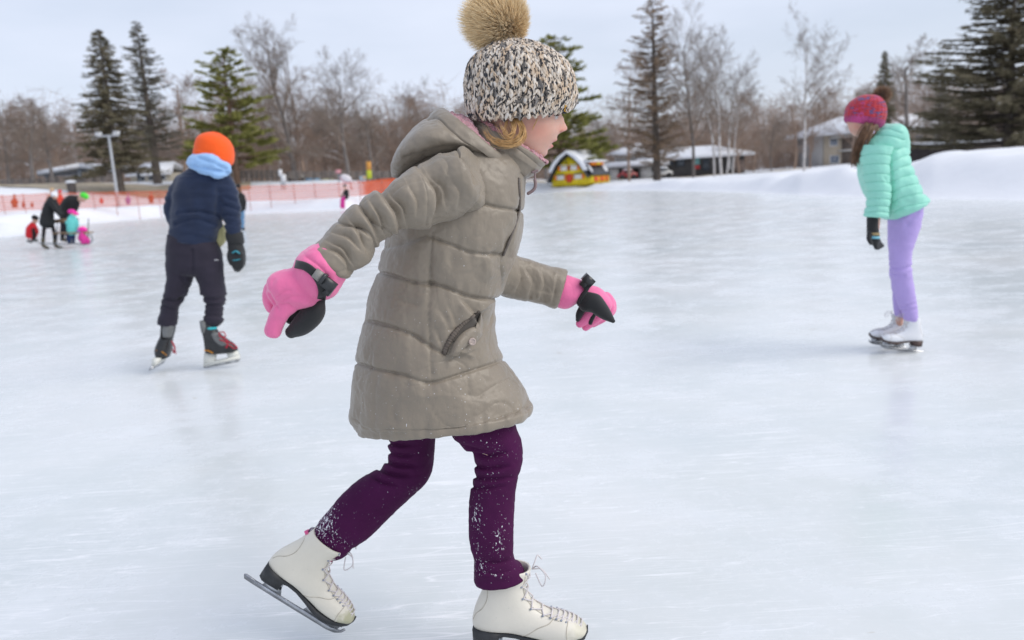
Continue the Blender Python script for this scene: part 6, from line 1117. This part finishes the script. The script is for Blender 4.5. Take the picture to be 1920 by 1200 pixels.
t = board(573, 333, 600, 343, 82, 'low painted panel with blue and yellow patches behind the netting', mat('painted_blue', (.22, .36, .50), .7, .4, 1.2), 'painted_panel', 'panel'); BX('yellow_panel', mat('painted_yellow', (.48, .46, .26), .7, .4, 1.5), t, 600.2, 335, 625, 343.5, 82, .03)
Yq = 60; g = ground_at(650, Yq); t = thing('snow_sled', g, 'white and pink saucer sled propped up behind the netting', 'sled'); c = P(649, 334, Yq); kq = Yq / F
m = MB(); mm = np.array(Matrix.Rotation(.45, 3, 'Y')); a_ = np.linspace(0, 2*math.pi, 24, endpoint=False); m.grid(np.array([c + (np.stack([r * 11 * kq * np.cos(a_), 0 * a_ + y_, r * 6.5 * kq * np.sin(a_)], -1) @ mm.T) for r, y_ in ((1, 0), (.97, -.05), (.7, -.12), (.3, -.16))])); obj('saucer', m, mat('white_plastic', (.66, .62, .64), .4), t)
m = MB(); m.grid(np.array([c + (np.stack([r * 11.5 * kq * np.cos(a_), 0 * a_ + y_, r * 7 * kq * np.sin(a_) - .07], -1) @ mm.T) for r, y_ in ((1, .06), (1, .02), (.5, .015), (.1, .01))])); obj('rim', m, mat('pink_plastic', (.62, .25, .30), .4), t); m = MB(); m.tube([c + np.array([.2, .1, 0]), np.array([c[0] + .3, Yq + .25, g[2] - .1])], .05, 6, 8); obj('prop', m, M_NPOST, t)
Yv = 92; g = ground_at(555, Yv); vn = thing('camper_van', g, 'cream camper van parked behind the rail fence', 'van'); kv = Yv / F; xv0 = P(539, 338, Yv)[0]; xv1 = P(571, 338, Yv)[0]; z0v = g[2] + .25; z1v = P(555, 328.5, Yv)[2]
pr_ = [(xv0, z0v + .1), (xv0 + .05, z0v), (xv1 - .05, z0v), (xv1, z0v + .15), (xv1 - .02, z0v + .5 * (z1v - z0v)), (xv1 - .25, z1v - .12), (xv1 - .5, z1v), (xv0 + .35, z1v), (xv0 + .1, z1v - .12)]
m = MB(); m.prism([(x, Yv + .9, z) for x, z in pr_], (0, .9, 0)); obj('van_body', m, mat('cream_paint', (.60, .55, .44), .35), vn, False)
for f0, f1 in ((.16, .45), (.52, .86)): m = MB(); zc = z0v + (z1v - z0v) * .68; m.box((xv0 + (xv1 - xv0) * (f0 + f1) / 2, Yv - .012, zc), ((xv1 - xv0) * (f1 - f0) / 2, .015, (z1v - z0v) * .13)); obj('window', m, M_GLASS, vn, False)
for fx in (.2, .8): m = MB(); cw = np.array([xv0 + (xv1 - xv0) * fx, Yv + .1, g[2] + .28]); a_ = np.linspace(0, 2*math.pi, 20, endpoint=False); m.grid(np.array([cw + np.stack([r * np.cos(a_), y_ + 0 * a_, r * np.sin(a_)], -1) for r, y_ in ((.28, .1), (.28, -.13), (.16, -.15))])); obj('wheel', m, mat('tyre_rubber', (.025, .025, .027), .8), vn)

# yellow playhouse: curved gable, red shutters, snowy roof
Yp = 60; g = ground_at(1072, Yp); ph_ = thing('playhouse', g, 'bright yellow playhouse with orange and red shutters and a snow covered curved roof', 'playhouse'); kp = Yp / F
zg = P(1066, 341, Yp)[2]; ez1 = P(1066, 294.5, Yp)[2] - zg; yw = math.radians(38); fx_ = np.array([math.cos(yw), -math.sin(yw), 0]); bk_ = np.array([math.sin(yw), math.cos(yw), 0]); W = (P(1097, 335, Yp)[0] - P(1035, 335, Yp)[0]) / math.cos(yw); Dp = 58 * kp * 1.05; O = P(1035, 341, Yp); O[2] = zg
def L_(u, z, d): return O + fx_ * u * W + np.array([0, 0, z * ez1]) + bk_ * d
M_PY = mat('yellow_panel', (.72, .55, .01), .5, .08, 3); M_PR = mat('red_panel', (.62, .05, .015), .5); M_PO = mat('orange_panel', (.80, .22, .01), .5); M_PW = mat('white_panel', (.74, .73, .70), .5); M_PD = mat('charcoal_roof', (.06, .065, .075), .7)
gab = [(0, -.15), (1, -.15), (1.0, .06), (.93, .30), (.80, .58), (.66, .82), (.5, 1.0), (.34, .82), (.20, .58), (.07, .30), (0, .06)]
m = MB(); m.prism([L_(u, z, Dp / 2) for u, z in gab], bk_ * Dp / 2); obj('wall', m, M_PY, ph_, False)
arch = [(-.08, .0), (-.03, .14), (.05, .36), (.17, .66), (.32, .90), (.5, 1.10), (.68, .90), (.83, .66), (.95, .36), (1.04, .14), (1.10, .16)]
def shell(arch, th, d0, d1, up=0): 
    mb = MB(); A_ = np.array(arch); T_ = np.gradient(A_, axis=0); Nn = np.stack([-T_[:, 1], T_[:, 0]], -1); Nn /= np.linalg.norm(Nn, axis=1, keepdims=True); B_ = A_ + Nn * th; ring = np.vstack([A_, B_[::-1]]); V = np.array([[L_(u, z, d) for u, z in ring] for d in np.linspace(d0, d1, 8)]); mb.grid(V, False, False); k = len(A_); i = np.arange(k - 1); cap = np.stack([i, i + 1, 2 * k - 2 - i, 2 * k - 1 - i], -1); mb.add(V[0], cap); mb.add(V[-1], cap[:, ::-1]); return mb
obj('roof', shell(arch, .035, -.25, Dp + .2), M_PD, ph_, False)
sn = arch[2:9]; A_ = shell([(u, z + .05) for u, z in sn], .10, -.262, Dp + .25); v, f, _ = A_.arrays(); obj('roof_snow', A_, M_SNOW, ph_)
def pan(name, mt, par, u0, u1, z0, z1, d=-.03, th=.02): m = MB(); m.prism([L_(u0, z0, d), L_(u1, z0, d), L_(u1, z1, d), L_(u0, z1, d)], bk_ * th); return obj(name, m, mt, par, False)
for (u0, u1, z0, z1) in ((.27, .45, .46, .62), (.55, .73, .46, .62), (.15, .36, .10, .27), (.64, .85, .10, .27)):
    w_ = pan('window', M_PW, ph_, u0, u1, z0, z1); pan('shutter', M_PO, w_, u0 - .075, u0 - .006, z0, z1 + .02); pan('shutter', M_PO, w_, u1 + .006, u1 + .075, z0, z1 + .02); pan('lintel', M_PW if z0 > .3 else M_PD, w_, u0 - .02, u1 + .02, z1 + .03, z1 + .06)
pan('door', M_PR, ph_, .43, .57, -.02, .32); pan('door_panel', M_PO, ph_, .385, .425, .05, .30); pan('door_panel', M_PO, ph_, .575, .615, .05, .30); pan('heart_panel', M_PR, ph_, .465, .535, .47, .66)
def span(name, mt, par, d0, d1, z0, z1, u=1.03, th=.02): m = MB(); m.prism([L_(u, z0, d0), L_(u, z0, d1), L_(u, z1, d1), L_(u, z1, d0)], fx_ * th); return obj(name, m, mt, par, False)
m = MB(); m.prism([L_(1.16, .22, -.1), L_(1.16, .22, Dp + .1), L_(.98, .62, Dp + .1), L_(.98, .62, -.1)], np.array([0, 0, .025])); obj('side_roof', m, M_PD, ph_, False)
m = MB(); m.prism([L_(1.06, -.12, Dp / 2) + bk_ * s_ * Dp / 2 + np.array([0, 0, z_]) for s_, z_ in ((-1, 0), (1, 0), (1, .33 * ez1), (-1, .33 * ez1))], fx_ * .06 * W); sw = obj('side_wall', m, M_PY, ph_, False)
for i, (d0, d1, mt) in enumerate(((.12, .24, M_PR), (.27, .38, M_PO), (.45, .57, M_PR), (.60, .72, M_PO), (.78, .9, M_PR))): span('stripe', mt, sw, d0 * Dp, d1 * Dp, -.05, .16, 1.125)
m = MB(); m.prism([L_(1.02, .60, Dp * .18), L_(1.02, .60, Dp * .80), L_(1.02, .72, Dp * .86), L_(1.02, .72, Dp * .12)], fx_ * .10); dm = obj('dormer', m, M_PO, ph_, False); span('dormer_pane', M_PY, dm, Dp * .4, Dp * .6, .63, .70, 1.07)
m = MB(); m.prism([L_(1.08, .76, -.05), L_(1.08, .76, Dp + .05), L_(.90, .80, Dp + .05), L_(.90, .80, -.05)], np.array([0, 0, .05])); obj('dormer_snow', m, M_SNOW, dm)
for (d0, d1) in ((.78, .98), (.0, .12)): m = MB(); m.prism([L_(1.12, .36, Dp * d0), L_(1.10, .34, Dp * d1), L_(1.0, .62, Dp * d1), L_(1.0, .64, Dp * d0)], np.array([0, 0, .05])); obj('snow_patch', m, M_SNOW, ph_)

# low modern house behind the conifers
M_DARKW = mat('dark_siding', (.07, .065, .06), .85, .2, 1); M_GREYW = mat('pale_grey_render', (.46, .45, .43), .85); M_TEALW = mat('teal_panel', (.16, .34, .33), .7); M_BRICK = mat('brown_brick', (.20, .15, .125), .9, .2, 4)
Yh = 92; hm_ = thing('house', ground_at(1270, Yh), 'long low modern house with layered snow covered roofs behind the conifer trunks', 'house')
BX('garage_wall', M_GREYW, hm_, 1146, 306, 1160, 336, Yh, 8); BX('garage_wall', M_GREYW, hm_, 1203, 306, 1222, 335, Yh, 8); BX('garage_door', M_DARKW, hm_, 1160.2, 309, 1202.8, 336, Yh + 2, .3); BX('garage_fascia', mat('dark_fascia', (.10, .095, .09), .8), hm_, 1142, 311.5, 1256, 314.5, Yh - .6, 9); BX('garage_snow', M_SNOW, hm_, 1143, 301, 1255, 311.3, Yh - .5, 8.8)
BX('wall', M_DARKW, hm_, 1226, 290, 1396, 333, Yh + 1.4, 8); BX('upper_wall', M_GREYW, hm_, 1165, 283, 1225, 300, Yh + 3, 6)
for (x0, x1, y0, y1, xa, xb, Y_, d) in ((1152, 1216, 284, 268, 1196, 1212, Yh + 2, 7), (1200, 1416, 291, 272, 1225, 1360, Yh, 10)):
    e0 = P(x0, y0, Y_); e1 = P(x1, y0, Y_); zr = P((x0 + x1) / 2, y1, Y_)[2]; ze = P((x0 + x1) / 2, y0, Y_)[2]; r0 = P(xa, y1, Y_)[0]; r1 = P(xb, y1, Y_)[0]
    V = np.array([[e0[0], Y_, ze], [e1[0], Y_, ze], [e1[0], Y_ + d, ze], [e0[0], Y_ + d, ze], [r0, Y_ + d / 2, zr], [r1, Y_ + d / 2, zr], [e0[0], Y_, ze - .3], [e1[0], Y_, ze - .3], [e1[0], Y_ + d, ze - .3], [e0[0], Y_ + d, ze - .3]])
    mb = MB(); mb.add(V, [np.array([[0, 1, 5, 4], [1, 1, 2, 5], [2, 3, 4, 5], [0, 1, 7, 6], [1, 2, 8, 7], [2, 3, 9, 8], [3, 0, 6, 9], [6, 7, 8, 9]][:1] + [[2, 3, 4, 5], [0, 6, 7, 1], [1, 7, 8, 2], [2, 8, 9, 3], [3, 9, 6, 0], [9, 8, 7, 6]]), np.array([[1, 2, 5], [3, 0, 4]])]); obj('roof', mb, M_SNOW, hm_, False)
for (x0, y0, x1, y1, nm, mt) in ((1245, 296, 1262, 310, 'window', M_GLASS), (1268, 298, 1284, 312, 'window', M_GLASS), (1302, 296, 1312, 309, 'teal_panel', M_TEALW), (1300, 309.5, 1312, 317, 'red_door', mat('red_door', (.45, .03, .03), .5)), (1318, 298, 1330, 320, 'window', M_GLASS), (1365, 292, 1372, 318, 'corner_post', M_GREYW)): BX(nm, mt, hm_, x0, y0, x1, y1, Yh + 1.2, .17)
BX('hedge_base', M_BRICK, hm_, 1376, 300, 1395, 322, Yh + 1.1, .2)
# parked car half hidden behind the low house bank
def parked_car(px0, px1, y0, y1, Y, col, label, snow=True):
    g = ground_at((px0 + px1) / 2, Y); t = thing('parked_car', g, label, 'car'); xa = P(px0, y1, Y)[0]; xb = P(px1, y1, Y)[0]; L = xb - xa; z0 = g[2] + .22; hh = max(.9, P((px0 + px1) / 2, y0, Y)[2] - z0)
    pr_ = [(0, .08), (.0, .40), (.06, .55), (.22, .60), (.34, .97), (.70, 1.0), (.84, .62), (.98, .55), (1, .10)]; m = MB(); m.prism([(xa + u * L, Y + .85, z0 + v_ * hh) for u, v_ in pr_], (0, .85, 0)); bd = obj('car_body', m, mat('car_paint_' + label.split()[0], col, .3), t, False)
    m = MB(); m.prism([(xa + u * L, Y - .012, z0 + v_ * hh) for u, v_ in ((.27, .62), (.36, .92), (.68, .94), (.79, .64))], (0, .012, 0)); obj('window', m, M_GLASS, t, False)
    for u in (.19, .80): cw = np.array([xa + u * L, Y + .08, g[2] + .3]); a_ = np.linspace(0, 2*math.pi, 20, endpoint=False); m = MB(); m.grid(np.array([cw + np.stack([r * np.cos(a_), y_ + 0 * a_, r * np.sin(a_)], -1) for r, y_ in ((.30, .1), (.30, -.11), (.18, -.13))])); obj('wheel', m, mat('tyre', (.025, .025, .027), .8), t)
    if snow: m = MB(); m.prism([(xa + u * L, Y + .85, z0 + v_ * hh) for u, v_ in ((.33, 1.01), (.36, 1.10), (.52, 1.14), (.69, 1.11), (.72, 1.01))], (0, .8, 0)); obj('roof_snow', m, M_SNOW, t)
parked_car(1226, 1262, 318, 331, 86, (.46, .46, .46), 'silver car with snow on its roof parked beside the low modern house'); parked_car(1160, 1196, 322, 336, 88, (.30, .03, .03), 'dark red car standing in front of the dark garage')
# beige apartment block with windows and balcony bay
M_BEIGE = mat('beige_siding', (.43, .37, .29), .85, .06, 1.5); M_BRN = mat('brown_balcony', (.13, .105, .09), .85, .2, 1); Ya = 104
ap = thing('apartment_block', ground_at(1600, Ya), 'beige two storey apartment block with white framed windows behind the mint jacket', 'building')
BX('wall', M_BEIGE, ap, 1546, 246, 1606, 318, Ya, 9); BX('side_wall', mat('pale_corner', (.40, .39, .38), .8), ap, 1538, 250, 1545.8, 318, Ya + .3, 8); BX('wall', M_BEIGE, ap, 1606.2, 246, 1780, 316, Ya + 2.2, 8); BX('balcony_bay', M_BRN, ap, 1578, 252, 1606.1, 315, Ya - .03, .25); BX('balcony_slab', M_GREYW, ap, 1576, 280, 1612, 283, Ya - 1.0, 1.2); BX('balcony_slab', M_GREYW, ap, 1560, 254, 1612, 257, Ya - 1.0, 1.0)
for (x0, y0, x1, y1) in ((1556, 260, 1571, 274), (1556, 291, 1574, 307), (1716, 252, 1730, 266), (1752, 250, 1766, 264)):
    yy = Ya - .06 if x0 < 1600 else Ya + 2.14; w_ = BX('window', M_FRAME, ap, x0, y0, x1, y1, yy, .1); BX('pane', mat('grey_pane', (.16, .19, .24), .2), w_, x0 + 1.5, y0 + 1.6, (x0 + x1) / 2 - .5, y1 - 1.6, yy - .03, .05); BX('pane', mat('grey_pane', (.16, .19, .24), .2), w_, (x0 + x1) / 2 + .5, y0 + 1.6, x1 - 1.5, y1 - 1.6, yy - .03, .05)
zA_ = P(1560, 248, Ya)[2]; xL = P(1520, 250, Ya)[0]; xM = P(1660, 240, Ya)[0]; xR = P(1790, 240, Ya)[0]
m = MB(); m.add(np.array([[xL, Ya - 1.2, zA_], [xR, Ya - 1.2, zA_], [xR, Ya + 10, zA_], [xL, Ya + 10, zA_], [xL + 5.5, Ya + 4.5, zA_ + 2.1], [xR - 4, Ya + 4.5, zA_ + 2.1], [xL, Ya - 1.2, zA_ - .35], [xR, Ya - 1.2, zA_ - .35], [xR, Ya + 10, zA_ - .35], [xL, Ya + 10, zA_ - .35]]), [np.array([[0, 1, 5, 4], [2, 3, 4, 5], [0, 6, 7, 1], [1, 7, 8, 2], [2, 8, 9, 3], [3, 9, 6, 0], [9, 8, 7, 6]]), np.array([[1, 2, 5], [3, 0, 4]])]); obj('roof', m, M_SNOW, ap, False)
# dark garden wall with snowy coping beyond the right hand snow mound
Yw_ = 44; gw = thing('garden_wall', ground_at(1780, Yw_), 'low dark boundary wall with snow on top, beyond the right hand snow mound', 'wall'); xa = P(1695, 280, Yw_)[0]; xb = P(1990, 280, Yw_)[0]; zt_ = P(1760, 270.5, Yw_)[2]; zb = ztf((xa + xb) / 2, Yw_) - .3
m = MB(); m.box(((xa + xb) / 2, Yw_ + .2, (zt_ + zb) / 2), ((xb - xa) / 2, .15, (zt_ - zb) / 2)); obj('wall', m, mat('dark_timber', (.045, .035, .035), .8, .3, 2), gw, False)
m = MB(); m.prism([((xa + xb) / 2, Yw_ + .2 + y_, zt_ + z_) for y_, z_ in ((-.2, .003), (.2, .003), (.16, .10), (0, .15), (-.17, .10))], ((xb - xa) / 2, 0, 0)); obj('snow_cap', m, M_SNOW, gw)
